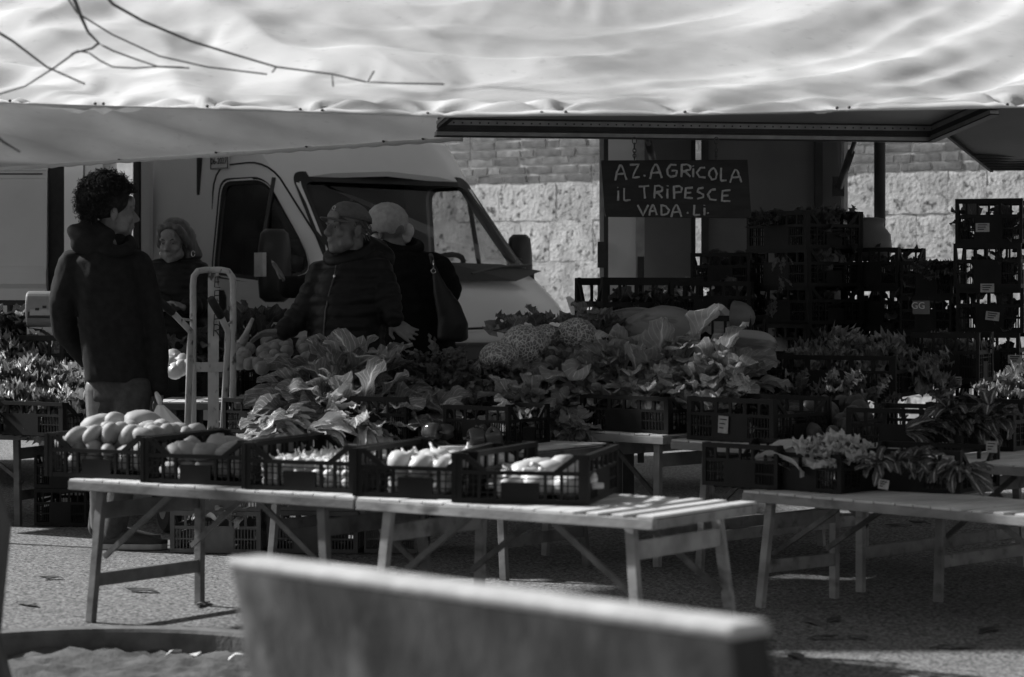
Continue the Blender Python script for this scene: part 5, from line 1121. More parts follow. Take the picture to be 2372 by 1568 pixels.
def hand(mb, wrist, d, n, side, curl=.3, spread=.2, k=1.0):
    """fingers along d, palm normal n, thumb towards d x n * side"""
    w_ = Vector(wrist); d = Vector(d).normalized(); n = (Vector(n)-d*Vector(n).dot(d)).normalized(); t = d.cross(n)*side
    for q in (-.026, -.009, .009, .026): mb.cap(w_+t*q*.7*k, w_+d*.088*k+t*q*1.05*k, .014*k, .0125*k, 10)
    for q, L, sp in ((.029, .068, .5), (.0105, .078, .15), (-.0095, .072, -.2), (-.028, .056, -.6)):
        a = w_+d*.09*k+t*q*k; d1 = (d+t*sp*spread+n*curl*.55).normalized(); b = a+d1*L*.52*k; d2 = (d1+n*curl*1.1).normalized(); c = b+d2*L*.5*k
        mb.cap(a, b, .0095*k, .0085*k, 8); mb.cap(b, c, .0083*k, .007*k, 8)
    a = w_+d*.025*k+t*.026*k; b = a+(d*.55+t*.75+n*.25).normalized()*.045*k; c = b+(d*.85+t*.35+n*.3).normalized()*.036*k
    mb.cap(a, b, .014*k, .0105*k, 8); mb.cap(b, c, .010*k, .0078*k, 8)
def arm(mb, pts, rs):
    for i in range(len(pts)-1): mb.cap(pts[i], pts[i+1], rs[i], rs[i+1], 14)
class Fig:
    def __init__(s, px, Z, label):
        s.Z = Z; s.s = FPX/Z; s.px = px; s.label = label
    def p(s, x, y, dy=0):               # picture point, dy metres behind the figure's plane; local to the feet
        Z = s.Z+dy; return Vector(((x-CX)*Z/FPX-(s.px-CX)*s.Z/FPX, dy, CAMZ-(y-HY)*Z/FPX))
    def root(s): return ((s.px-CX)*s.Z/FPX, s.Z, 0)
def finish(f, body, name='person'):
    body.name = name; body.location = f.root(); tag(body, f.label, 'person')
# ---------- man with curly hair, back to the camera
def man1():
    f = Fig(262, 11.5, 'standing man with dark curly hair, hooded jacket and a plastic bag in hand'); P = f.p
    mb = MB(); yaw = R(112)
    hc = P(262, 492, .02); Mx = head(mb, hc, yaw, R(2), 1.02)
    mb.cap(hc+Vector((-.015,.0,-.05)), P(248, 590, .0), .055, .07)
    mb.loft([(P(262, 880, .0), .1, .08, .3), (P(255, 760, 0), .13, .09, .3), (P(250, 640, 0), .17, .1, .3), (P(250, 585, 0), .08, .07, .3)])
    wr = P(368, 905, .03); arm(mb, [P(325, 625, .08), P(355, 765, .1), wr], [.045, .04, .028]); hand(mb, wr, (-.03, -.15, -1), (-.8, -.5, .1), -1, .95, .1)
    for a in ([P(232, 900, .03), P(232, 1075, .06), P(228, 1215, .09)], [P(300, 900, -.02), P(290, 1075, -.04), P(262, 1225, -.05)]): arm(mb, a, [.075, .055, .04])
    b = remesh(mb, 'person', mt['skin'], .0065, 2); finish(f, b); face_parts(Mx, 1.02, b)
    # jacket
    mb = MB()
    mb.loft([(P(276, 884, .0), .160, .128, .28), (P(275, 872, .0), .165, .132, .28), (P(264, 800, 0), .156, .128, .28), (P(252, 700, 0), .158, .13, .28), (P(246, 640, 0), .17, .132, .28), (P(244, 605, 0), .165, .12, .28), (P(246, 580, .0), .11, .1, .28)], 24)
    arm(mb, [P(322, 622, .05), P(347, 700, .07), P(358, 780, .06), P(368, 895, .0)], [.08, .07, .064, .054])
    arm(mb, [P(172, 618, -.02), P(146, 700, .0), P(150, 765, .05), P(200, 830, .18)], [.078, .068, .06, .05])
    mb.cap(P(240, 572, .02), P(262, 560, .03), .088, .075); mb.cap(P(172, 612, -.02), P(318, 614, .05), .075, .08)
    j = remesh(mb, 'jacket', mt['jacket'], .009, 3, b); wrinkle(j, .009, 3.0, 3); wrinkle(j, .005, 7.0, 23)
    hd = MB(); hd.ell(P(205, 552, -.05), (.115, .085, .06), Matrix.Rotation(.5, 3, 'Y'), 20, 14); hd.cap(P(185, 565, -.06), P(232, 585, -.06), .05, .045)
    pts = [P(254+50*math.cos(t), 560-20*math.sin(t)+.14*50*math.cos(t), -.01+.085*math.sin(t)) for t in [2*math.pi*i/20 for i in range(21)]]; hd.tube(pts, .034, 10); hd.cap(P(205, 520, -.03), P(250, 545, -.07), .045, .04); hd.cap(P(190, 545, -.03), P(215, 525, 0), .05, .045)
    h = remesh(hd, 'hood', mt['jacket'], .010, 5, j); wrinkle(h, .004, 5, 8)
    # trousers and shoes
    mb = MB(); arm(mb, [P(246, 905, .04), P(246, 1060, .07), P(236, 1150, .09), P(226, 1222, .12)], [.085, .07, .056, .05]); arm(mb, [P(308, 900, -.02), P(296, 1060, -.04), P(278, 1150, -.05), P(264, 1228, -.055)], [.09, .076, .064, .055]); mb.loft([(P(277, 925, .02), .13, .105, .28), (P(274, 840, .02), .135, .11, .28)])
    t = remesh(mb, 'trousers', mt['jeans'], .012, 3, b); wrinkle(t, .008, 5, 12)
    for (x, y, dy, L, ang) in ((236, 1258, .1, .27, .25), (238, 1274, -.05, .30, -.03)):
        o = P(x, y, dy); o.z = 0; ca = Matrix.Rotation(ang, 3, 'Z')
        up = MB(); 
        ring = lambda z, q: [(o+ca @ Vector((xx, yy*q, 0))+Vector((0, 0, z))) for xx, yy in ((-.01,-.03),(.06,-.042),(.16,-.045),(.24,-.048),(L-.01,-.035),(L+.015,0),(L-.01,.035),(.24,.048),(.16,.045),(.06,.042),(-.01,.03),(-.025,0))]
        def stackr(levels, nm, mat):
            m_ = MB(); n = 12; vs = []
            for z, q, sl in levels: vs += [Vector((p_.x, p_.y, p_.z*(1-(.42*min(1, (Vector((p_.x, p_.y, 0))-o).length/L) if z > .04 else 0))+sl*max(0, 1-(p_-o).length/.2))) for p_ in ring(z, q)]
            m_.add(vs, [(i*n+k, i*n+(k+1) % n, (i+1)*n+(k+1) % n, (i+1)*n+k) for i in range(len(levels)-1) for k in range(n)]+[tuple(range(n)), tuple((len(levels)-1)*n+k for k in range(n))])
            r_ = m_.build(nm, mat, b, smooth=True); return r_
        sh = stackr([(.03, .98, 0), (.055, .95, .02), (.075, .75, .06), (.085, .4, .09)], 'shoe', mt['shoe']); so_ = stackr([(.002, 1.0, 0), (.012, 1.06, 0), (.03, 1.05, 0)], 'sole', mt['sole']); so_.parent = sh; bevel(so_, .004)
    # curls
    hr = MB(); rr = random.Random(9); M3 = Mx.to_3x3()
    hr.ell(Mx @ Vector((0, .036, .06)), (.098, .112, .1), M3, 20, 14)
    n = 0
    while n < 620:
        d = Vector((rr.gauss(0, 1), rr.gauss(0, 1), rr.gauss(0, 1))).normalized()
        if (d.y < -.45 and d.z < .35) or (d.z < -.45 and d.y < .5) or d.z < -.88 or (abs(d.x) > .7 and d.y < .1 and d.z < .1): continue
        base = Vector((d.x*.094, .036+d.y*.108, .06+d.z*(.098 if d.z > 0 else .125)))
        if n % 3: 
            rb = rr.uniform(.008, .015); hr.ell(Mx @ (base+d*rr.uniform(0, .024 if d.z > .1 else .008)), (rb, rb, rb*rr.uniform(.7, 1.2)), M3, 7, 5)
        else:
            e1 = d.orthogonal().normalized(); e2 = d.cross(e1); ph = rr.uniform(0, 6); r0 = rr.uniform(.010, .016); lift = rr.uniform(.008, .03 if d.z > .0 else .012)
            pts = [Mx @ (base+d*(lift*math.sin(t_*3.1))+(e1*math.cos(ph+t_*5)+e2*math.sin(ph+t_*5))*r0) for t_ in (0, .2, .4, .6, .8, 1)]
            hr.tube(pts, [.004, .005, .005, .005, .004, .002], 5, cap=False)
        n += 1
    hair = remesh(hr, 'hair', mt['hair_dark'], .006, 4, b); st_ = MB(); n = 0
    while n < 1900:
        d = Vector((rr.gauss(0, 1), rr.gauss(0, 1), rr.gauss(0, 1))).normalized()
        if (d.y < -.45 and d.z < .35) or (d.z < -.45 and d.y < .5) or d.z < -.88 or (abs(d.x) > .7 and d.y < .1 and d.z < .1): continue
        base = Vector((d.x*.104, .036+d.y*.118, .06+d.z*(.112 if d.z > 0 else .135))); ax = (d+Vector((rr.uniform(-.9, .9), rr.uniform(-.9, .9), rr.uniform(-.9, .6)))).normalized(); e1 = ax.orthogonal().normalized(); e2 = ax.cross(e1); ph = rr.uniform(0, 6); r0 = rr.uniform(.005, .011); ln = rr.uniform(.02, .055)
        st_.tube([Mx @ (base+ax*ln*k/9+(e1*math.cos(ph+k*1.3)+e2*math.sin(ph+k*1.3))*r0) for k in range(10)], .0013, 3, cap=False); n += 1
    cu = st_.build('curls', mt['hair_dark'], hair, smooth=True); cu['kind'] = 'stuff'
    # plastic bag
    bg_ = thing('plastic_bag', 'translucent plastic bag hanging from the hand of the curly-haired man', 'bag', W(371, 938, 11.36)); bg_.scale = (1.25, 1.25, 1.25); mtb = M('thin_plastic', .82, .9, 10, .3, transl=.35)
    m_ = MB(); n = 24; vs = []
    lv = ((0, .012), (-.04, .04), (-.09, .075), (-.15, .105), (-.22, .115), (-.28, .1), (-.31, .05))
    for z, q in lv:
        for k in range(n): t_ = 2*math.pi*k/n; rr_ = q*(1+.16*math.cos(7*t_+z*8)); vs.append((rr_*math.cos(t_)+(-z)*.28, rr_*.7*math.sin(t_), z))
    m_.add(vs, [(i*n+k, i*n+(k+1) % n, (i+1)*n+(k+1) % n, (i+1)*n+k) for i in range(len(lv)-1) for k in range(n)]+[tuple((len(lv)-1)*n+k for k in range(n))]); m_.build('pouch', mtb, bg_, smooth=True)
    MB().tube([(0, 0, 0), (-.01, -.012, .03), (-.015, .0, .045), (-.005, .012, .03), (0, 0, 0)], .008, 6).build('handle', mtb, bg_, smooth=True)
man1()
# ---------- man in cap, arms spread
def man2():
    f = Fig(810, 12.3, 'man in a baseball cap and black puffer jacket spreading both arms'); P = f.p
    mb = MB(); hc = P(803, 530, -.02); yaw = R(-52); Mx = head(mb, hc, yaw, R(-4), 1.07)
    mb.cap(hc+Vector((.02,.03,-.05)), P(828, 600, .02), .066, .075)
    mb.loft([(P(810, 830, 0), .17, .13, -.5), (P(810, 640, 0), .17, .12, -.5), (P(825, 590, 0), .09, .08, -.5)])
    wl = P(905, 742, -.12); arm(mb, [P(868, 625, -.02), P(890, 690, -.08), wl], [.05, .045, .032]); hand(mb, wl, (.75, -.25, -.55), (-.1, -.8, .5), 1, .35, .3, 1.05)
    wr = P(655, 768, -.05); arm(mb, [P(745, 650, .06), P(705, 720, .0), wr], [.05, .045, .032]); hand(mb, wr, (-1, -.2, -.1), (0, -.3, -1), -1, .4, .35, 1.05)
    for x in (775, 850): arm(mb, [P(x, 830, .05), P(x, 1000, .05), W(0, 0, 1)*0+Vector(((x-810)/f.s, .05, .05))], [.08, .06, .045])
    b = remesh(mb, 'person', mt['skin_shade'], .0055, 2); finish(f, b); face_parts(Mx, 1.07, b, mt['hair_grey'])
    mb = MB()
    mb.loft([(P(806, 850, 0), .185, .175, -.5), (P(804, 835, 0), .2, .19, -.5), (P(802, 760, 0), .205, .2, -.5), (P(806, 690, 0), .2, .185, -.5), (P(812, 640, 0), .195, .155, -.5), (P(822, 600, .01), .17, .13, -.5), (P(830, 580, .02), .1, .095, -.5)], 26)
    A = [P(872, 622, -.0), P(893, 675, -.07), P(908, 735, -.12)]; B = [P(748, 645, .04), P(712, 715, .0), P(660, 765, -.05)]
    arm(mb, A, [.085, .076, .06]); arm(mb, B, [.085, .076, .058]); mb.cap(P(748, 640, .05), P(868, 618, 0), .09, .09)
    j = remesh(mb, 'puffer_jacket', mt['puffer'], .010, 4, b)
    ribs(j, [(P(812, 900, 0), P(812, 600, 0), .2), (A[0], A[1], .08), (A[1], A[2], .07), (B[0], B[1], .08), (B[1], B[2], .07)], .012, .062)
    co = MB(); M3 = Mx.to_3x3()
    pts = [P(815+48*math.cos(t)-6, 585-16*math.sin(t)-.28*48*math.cos(t), .0+.1*math.sin(t)) for t in [2*math.pi*i/22 for i in range(23)]]; co.tube(pts, .034, 10); co.cap(P(850, 570, .03), P(885, 598, .05), .06, .07); co.cap(P(840, 562, .06), P(875, 580, .08), .05, .06)
    remesh(co, 'collar_hood', mt['puffer'], .009, 4, j)
    zp_ = [P(x, y, -.205-.0*y) for x, y in ((777, 600), (772, 640), (760, 680), (752, 720), (748, 770), (750, 830))]
    # zip laid on the jacket front by ray
    dg = bpy.context.evaluated_depsgraph_get(); dg.update(); zz = []
    for q in zp_:
        o_ = Vector((q.x, -1.5, q.z)); ok, loc, nr, _ = j.ray_cast(o_, Vector((0, 1, 0)))
        if ok: zz.append(loc+Vector((0, -.003, 0)))
    if len(zz) > 2:
        MB().tube(zz, .0045, 6).build('zip', mt['iron'], j, smooth=True); MB().ell(zz[1]+Vector((0, -.006, 0)), (.007, .005, .011), nu=8, nv=6).build('zip_pull', mt['chrome'], j, smooth=True)
    tr = MB()
    for x in (770, 850): arm(tr, [P(x, 835, .05), P(x, 1000, .05), Vector(((x-810)/f.s, .05, .06))], [.11, .09, .075])
    remesh(tr, 'trousers', mt['jeans'], .014, 3, b)
    for x in (770, 850): MB().box(((x-810)/f.s-.03, 0, .045), (.1, .27, .09)).build('shoe', mt['shoe'], b)
    # cap
    k = 1.07; cp = MB(); vs = []; n = 24
    for ph, q in ((0, 1.03), (.25, 1.03), (.55, 1.0), (.85, .98), (1.15, .95), (1.4, .9), (1.56, .88)):
        for i in range(n): t = 2*math.pi*i/n; vs.append(Mx @ (Vector((.086*q*math.cos(ph)*math.cos(t), .018+.106*q*math.cos(ph)*math.sin(t), .044+.092*q*math.sin(ph)-.012*math.sin(t)*math.cos(ph)))*k))
    cp.add(vs, [(a*n+i, a*n+(i+1) % n, (a+1)*n+(i+1) % n, (a+1)*n+i) for a in range(6) for i in range(n)]+[tuple(6*n+i for i in range(n))]); c_ = cp.build('cap', mt['cap'], b, smooth=True); s_ = c_.modifiers.new('s', 'SOLIDIFY'); s_.thickness = .004; s_.offset = 1
    br = MB(); vs = []; m_ = 10
    for jx in range(5):
        v = jx/4
        for i in range(m_+1):
            u = -1+2*i/m_; vs.append(Mx @ (Vector((.078*u*(1-.12*v), -.068-.085*v*math.sqrt(max(0, 1-(u*.95)**2))+.035*u*u, .052-.012*v-.022*u*u+.006*v*v))*k))
    br.add(vs, [(a*(m_+1)+i, a*(m_+1)+i+1, (a+1)*(m_+1)+i+1, (a+1)*(m_+1)+i) for a in range(4) for i in range(m_)]); bo = br.build('brim', mt['cap'], c_, smooth=True); s_ = bo.modifiers.new('s', 'SOLIDIFY'); s_.thickness = .005
    lg = [Mx @ (Vector((.02+.016*math.cos(t)*(1-t/14), -.094+.018*abs(math.sin(t))*.3-.003, .092+.011*math.sin(t)))*k) for t in [i*.6 for i in range(14)]]; MB().tube(lg, .0011, 5).build('embroidered_emblem', mt['paper'], c_, smooth=True)
    MB().ell(Mx @ (Vector((0, .018, .14))*k), (.007, .007, .005), nu=8, nv=5).build('cap_button', mt['cap'], c_, smooth=True)
    hr = MB(); rr = random.Random(2)
    for i in range(130):
        s_ = rr.choice((-1, 1)); y = rr.uniform(-.01, .1); x = s_*.081*math.sqrt(max(.05, 1-((y-.02)/.105)**2)); z = rr.uniform(-.045, .04)*(1 if y > .04 else .5)+(.02 if y < .04 else 0); p0 = Mx @ (Vector((x, y, z))*k); p1 = Mx @ (Vector((x*1.05, y+.012, z-.02))*k); hr.tube([p0, p1], [.003, .0015], 4)
    h = hr.build('hair', mt['hair_grey'], b); h['kind'] = 'stuff'
man2()
# ---------- woman in beret, back to the camera
def woman2():
    f = Fig(955, 12.95, 'woman in a pale felt beret and black coat seen from behind with shoulder bag'); P = f.p
    mb = MB(); hc = P(905, 540, 0); yaw = R(-150); Mx = head(mb, hc, yaw, R(4), .9); mb.cap(hc+Vector((.02,0,-.05)), P(925, 610, .0), .055, .07)
    mb.loft([(P(970, 830, 0), .17, .12, .2), (P(955, 650, 0), .16, .11, .2), (P(935, 590, 0), .08, .07, .2)])
    w_ = P(662, 662, .1); arm(mb, [P(885, 620, .05), P(770, 660, .12), w_], [.045, .04, .028]); hand(mb, w_, (-.45, -.1, .9), (-.9, -.3, -.3), 1, .1, .15, .95)
    for x in (930, 1000): arm(mb, [P(x, 830, 0), P(x, 1000, 0), Vector(((x-955)/f.s, 0, .05))], [.08, .06, .045])
    b = remesh(mb, 'person', mt['skin'], .008, 2); finish(f, b); face_parts(Mx, .9, b)
    mb = MB()
    mb.loft([(P(975, 1000, 0), .24, .17, .15), (P(972, 870, 0), .225, .16, .15), (P(968, 790, 0), .205, .15, .15), (P(960, 700, 0), .19, .14, .15), (P(950, 640, 0), .195, .13, .15), (P(940, 600, 0), .17, .115, .15), (P(930, 575, 0), .11, .09, .15)], 26)
    A = [P(1018, 625, .0), P(1042, 672, .03), P(1010, 720, .2)]; B = [P(880, 625, .05), P(770, 660, .12), P(668, 665, .1)]
    arm(mb, A, [.08, .07, .06]); arm(mb, B, [.078, .07, .06]); mb.cap(P(885, 612, .03), P(1005, 618, 0), .08, .08)
    c = remesh(mb, 'coat', mt['coat'], .012, 4, b); wrinkle(c, .006, 4, 5); ribs(c, [(B[0], B[1], .07), (B[1], B[2], .07), (P(970, 1010, 0), P(945, 600, 0), .2), (A[0], A[1], .08)], .006, .06)
    cl = MB(); cl.tube([P(930+42*math.cos(t), 568-12*math.sin(t)+.1*42*math.cos(t), .075*math.sin(t)) for t in [2*math.pi*i/20 for i in range(21)]], .03, 10); remesh(cl, 'collar', mt['coat'], .01, 3, c)
    br = MB(); n = 30; vs = []; M3 = Matrix.Rotation(.12, 3, 'Y')
    ctr = P(898, 508, .0); lv = ((-.075, .086), (-.07, .094), (-.045, .105), (-.01, .112), (.03, .105), (.062, .08), (.082, .045), (.09, .012))
    for z, q in lv:
        for i in range(n): t = 2*math.pi*i/n; fold = 1+.018*math.cos(8*t)*(1 if z > 0 else .4); vs.append(ctr+M3 @ Vector((q*fold*math.cos(t), q*fold*math.sin(t)*1.02, z+.004*math.cos(8*t))))
    br.add(vs, [(a*n+i, a*n+(i+1) % n, (a+1)*n+(i+1) % n, (a+1)*n+i) for a in range(len(lv)-1) for i in range(n)]+[tuple(range(n)), tuple((len(lv)-1)*n+i for i in range(n))]); bo = br.build('beret', mt['beret'], b, smooth=True)
    hr = MB(); hr.ell(P(945, 535, .02), (.035, .04, .045)); hr.ell(P(872, 552, 0), (.035, .05, .03)); hr.cap(P(875, 555, .0), P(940, 552, .02), .03, .03); remesh(hr, 'hair', mt['hair_white'], .008, 2, b)
    MB().tube([P(853+4*math.cos(t), 548+9*math.sin(t), -.02) for t in [2*math.pi*i/12 for i in range(13)]], .003, 5).build('spectacle_arm', mt['chrome'], b, smooth=True)
    tr = MB()
    for x in (935, 1000): arm(tr, [P(x, 900, 0), P(x, 1020, 0), Vector(((x-955)/f.s, 0, .06))], [.09, .08, .07])
    remesh(tr, 'trousers', mt['jeans'], .016, 2, b)
    for x in (935, 1000): MB().box(((x-955)/f.s, .04, .04), (.09, .25, .08)).build('shoe', mt['shoe'], b)
    sb = thing('shoulder_bag', 'slouching black shoulder bag hanging behind the woman in the beret', 'bag', W(1040, 740, 12.75)); m_ = MB()
    o_ = lambda x, y: W(x, y, 12.75)-W(1040, 740, 12.75)
    m_.loft([(o_(1045, 792), .05, .03, 0), (o_(1046, 785), .085, .05, 0), (o_(1048, 750), .085, .06, 0), (o_(1038, 710), .07, .05, 0), (o_(1022, 670), .045, .035, 0), (o_(1010, 640), .022, .02, 0), (o_(1003, 612), .012, .012, 0)], 18)
    bo = remesh(m_, 'pouch', mt['bag'], .009, 3, sb); wrinkle(bo, .006, 5, 15)
    MB().tube([o_(1003, 615)+Vector((0,-.02,0)), o_(1000, 600), o_(996, 590)+Vector((0,.06,0))], .012, 8).build('strap', mt['bag'], sb, smooth=True)
    ch = o_(1004, 628)+Vector((0, -.035, 0)); MB().tube([ch+Vector((.012*math.cos(t), 0, .012*math.sin(t))) for t in [2*math.pi*i/12 for i in range(13)]], .0025, 5).build('ring', mt['chrome'], sb, smooth=True); MB().tube([ch+Vector((0, 0, .012)), ch+Vector((.0, 0, .06))], .004, 5).build('clasp', mt['chrome'], sb, smooth=True)
woman2()
# ---------- stall woman in the shade
def woman1():
    f = Fig(410, 13.7, 'woman with long greying hair in dark quilted jacket behind the counter'); P = f.p
    mb = MB(); hc = P(402, 560, 0); yaw = R(-14); Mx = head(mb, hc, yaw, R(8), .98); mb.cap(hc+Vector((0,.02,-.05)), P(405, 625, .03), .05, .06)
    mb.loft([(P(412, 800, 0), .16, .12, 0), (P(410, 650, 0), .16, .1, 0), (P(407, 610, .02), .08, .07, 0)])
    w_ = P(385, 705, -.22); arm(mb, [P(352, 640, 0), P(350, 700, -.06), w_], [.045, .04, .028]); hand(mb, w_, (.7, -.6, .1), (0, -.2, -1), 1, .7, .1, .9)
    w2 = P(430, 712, -.2); arm(mb, [P(468, 640, 0), P(475, 705, -.05), w2], [.045, .04, .028]); hand(mb, w2, (-.8, -.5, .1), (0, -.2, -1), -1, .7, .1, .9)
    for x in (385, 435): arm(mb, [P(x, 800, 0), P(x, 930, 0), Vector(((x-410)/f.s, 0, .05))], [.08, .06, .045])
    b = remesh(mb, 'person', mt['skin'], .007, 2); finish(f, b); face_parts(Mx, .98, b)
    mb = MB(); mb.loft([(P(413, 820, 0), .19, .14, 0), (P(412, 740, 0), .185, .14, 0), (P(410, 660, 0), .18, .13, 0), (P(408, 620, .01), .15, .11, 0), (P(406, 604, .02), .08, .08, 0)], 24)
    A = [P(355, 640, 0), P(352, 700, -.06), P(382, 705, -.2)]; B = [P(465, 640, 0), P(474, 702, -.05), P(435, 712, -.18)]
    arm(mb, A, [.075, .066, .055]); arm(mb, B, [.075, .066, .055]); mb.cap(P(365, 630, 0), P(455, 630, 0), .08, .08)
    j = remesh(mb, 'quilted_jacket', mt['puffer'], .011, 4, b); ribs(j, [(P(410, 840, 0), P(410, 610, 0), .19), (A[0], A[1], .07), (A[1], A[2], .06), (B[0], B[1], .07), (B[1], B[2], .06)], .009, .042)
    hr = MB(); M3 = Mx.to_3x3(); hr.ell(Mx @ Vector((0, .035, .055)), (.09, .098, .085), M3, 18, 12)
    for s_ in (-1, 1): hr.cap(Mx @ Vector((s_*.05, -.05, .085)), Mx @ Vector((s_*.088, .02, -.02)), .026, .026)
    hr.cap(Mx @ Vector((.06, .04, .04)), P(455, 590, .04), .05, .035); hr.cap(Mx @ Vector((.05, .06, .02)), P(440, 600, .06), .06, .05); hr.cap(Mx @ Vector((-.06, .05, 0)), P(382, 600, .06), .05, .03)
    hr.cap(Mx @ Vector((0, -.055, .1)), Mx @ Vector((.07, -.02, .05)), .022, .022); hr.cap(Mx @ Vector((0, -.055, .1)), Mx @ Vector((-.07, -.02, .05)), .022, .022)
    h = remesh(hr, 'hair', mt['hair_grey'], .007, 3, b); wrinkle(h, .005, 9, 6)
    for x in (374, 447): MB().tube([P(x+4*math.cos(t), 588+7*math.sin(t), -.02) for t in [2*math.pi*i/12 for i in range(13)]], .002, 5).build('hoop_earring', mt['chrome'], b, smooth=True)
    tr = MB()
    for x in (380, 440): arm(tr, [P(x, 800, 0), P(x, 930, 0), Vector(((x-410)/f.s, 0, .06))], [.1, .08, .07])
    remesh(tr, 'trousers', mt['jeans'], .016, 2, b)
    for x in (380, 440): MB().box(((x-410)/f.s, -.04, .04), (.09, .25, .08)).build('shoe', mt['shoe'], b)
woman1()
# ------------------------------------------------------------------ hand truck, scale, bench, tree
def hand_truck():
    mt['trolley'] = M('worn_white_paint', .36, .5, 14, .5, .4, 60, spots=(.06, 26, .56, .66), stretch=(1,1,.6)); Z = 12.15
    root = thing('hand_truck', 'worn white painted hand truck with lettered centre plate and black grips', 'hand truck', W(490, 1222, Z)); root.location.z = 0; o = Vector(root.location)
    def q(x, y, dz=0): return W(x, y, Z+dz)-o
    lean = lambda y: (1222-y)*.00035
    loop = [q(447, 1195, 0), q(447, 1000, .06), q(447, 660, .19), q(449, 640, .2), q(458, 628, .2), q(475, 625, .2), q(512, 625, .2), q(528, 628, .2), q(538, 642, .2), q(540, 662, .19), q(539, 1000, .06), q(539, 1195, 0)]
    MB().tube(loop, .017, 10).build('frame_loop', mt['trolley'], root, smooth=True)
    MB().bar(q(494, 628, .205), q(494, 1200, .0), .056, .006, up=(0, 1, 0)).build('centre_plate', mt['trolley'], root)
    MB().bar(q(452, 850, .115), q(536, 850, .115), .012, .05).build('cross_plate', mt['trolley'], root)
    MB().bar(q(452, 1120, .02), q(536, 1120, .02), .012, .05).build('cross_plate', mt['trolley'], root)
    for pts, gp in (([q(432, 1080, -.04), q(440, 800, -.12), q(442, 768, -.14), q(398, 722, -.22)], [q(400, 724, -.215), q(360, 690, -.3)]), ([q(512, 1080, -.04), q(527, 800, -.12), q(528, 768, -.14), q(510, 730, -.22)], [q(512, 733, -.215), q(488, 692, -.3)])):
        MB().tube(pts, .0165, 10).build('handle_tube', mt['trolley'], root, smooth=True); MB().tube(gp, .021, 10).build('grip', mt['rubber'], root, smooth=True)
    for a, b in ((q(444, 742, .16), q(415, 738, -.18)), (q(536, 745, .16), q(520, 755, -.17))): MB().tube([a, b], .007, 6).build('stay', mt['trolley'], root, smooth=True)
    mb = MB(); mb.box((0, -.1, .012), (.36, .26, .012)); mb.build('toe_plate', mt['trolley'], root)
    for x in (385, 610):
        wh = MB(); wh.loft([((0, 0, z), r_, r_, 0) for z, r_ in ((-.035, .07), (-.035, .115), (-.02, .13), (.02, .13), (.035, .115), (.035, .07))], 24); wo = wh.build('wheel', mt['rubber'], root, smooth=False); wo.location = (q(x, 1190).x, .1, .13); wo.rotation_euler = (0, R(90), R(25)); MB().loft([((0, 0, z), .06, .06, 0) for z in (-.037, .037)], 16).build('hub', mt['alu'], wo)
    MB().tube([(q(385, 0).x, .1, .13), (q(610, 0).x, .1, .13)], .012).build('axle', mt['iron'], root)
    mk = {'E': (655, 1.0), 'F': (735, 1), 'R': (766, 1.0)}
    for ch, y, hh in (('E', 640, 26), ('E', 672, 26), ('F', 728, 24), ('R', 752, 28)):
        m_ = MB()
        for s_ in GL[ch]:
            m_.tube([q(486+14*a, y+hh*b, 0)+Vector((0, .2-(y+hh*b-628)*.000355-.006, 0)) for a, b in s_], .0028, 5)
        m_.build('painted_letter', mt['ink'], root)
hand_truck()
def scale():
    root = thing('market_scale', 'rounded grey market scale with a display and sticker beside the man', 'scale', W(112, 745, 13.3)); m = M('scale_housing', .2, .26, 8, .4)
    mb = MB(); prof = rounded([(-.13, 0), (-.17, .1), (-.14, .2), (.02, .2), (.1, .12), (.1, 0)], .05); mb.prism([(x, y) for x, y in prof], 'x', -.1, .17); b = mb.build('housing', m, root); bevel(b, .015, 3)
    bz = Matrix.Rotation(-.3, 3, 'X')
    MB().box((.03, -.155, .1), (.2, .012, .075), bz).build('display', M('display_glass', .32, .4, 40, .2), root); MB().box((.03, -.15, .1), (.225, .012, .1), bz).build('display_frame', mt['seal'], root)
    for i in range(4): MB().box((-.03+.04*i, -.163, .1+.012*(i % 2)), (.022, .003, .014), bz).build('display_digit', mt['ink'], root)
    MB().box((.03, -.125, .165), (.075, .006, .05), Matrix.Rotation(-.75, 3, 'X')).build('sticker', mt['paper'], root)
    MB().box((.0, .0, -.06), (.2, .2, .12)).build('pedestal', mt['van'], root)
    st = thing('scale_box', 'white box carrying the market scale', 'box', W(135, 790, 13.35)); st.location.z = 0; MB().box((0, 0, .45), (.16, .3, .9)).build('box_body', mt['van'], st); MB().box((0, 0, .91), (.18, .32, .02)).build('box_lid', mt['van'], st)
    root.location.z = st.location.z+1.045
scale()
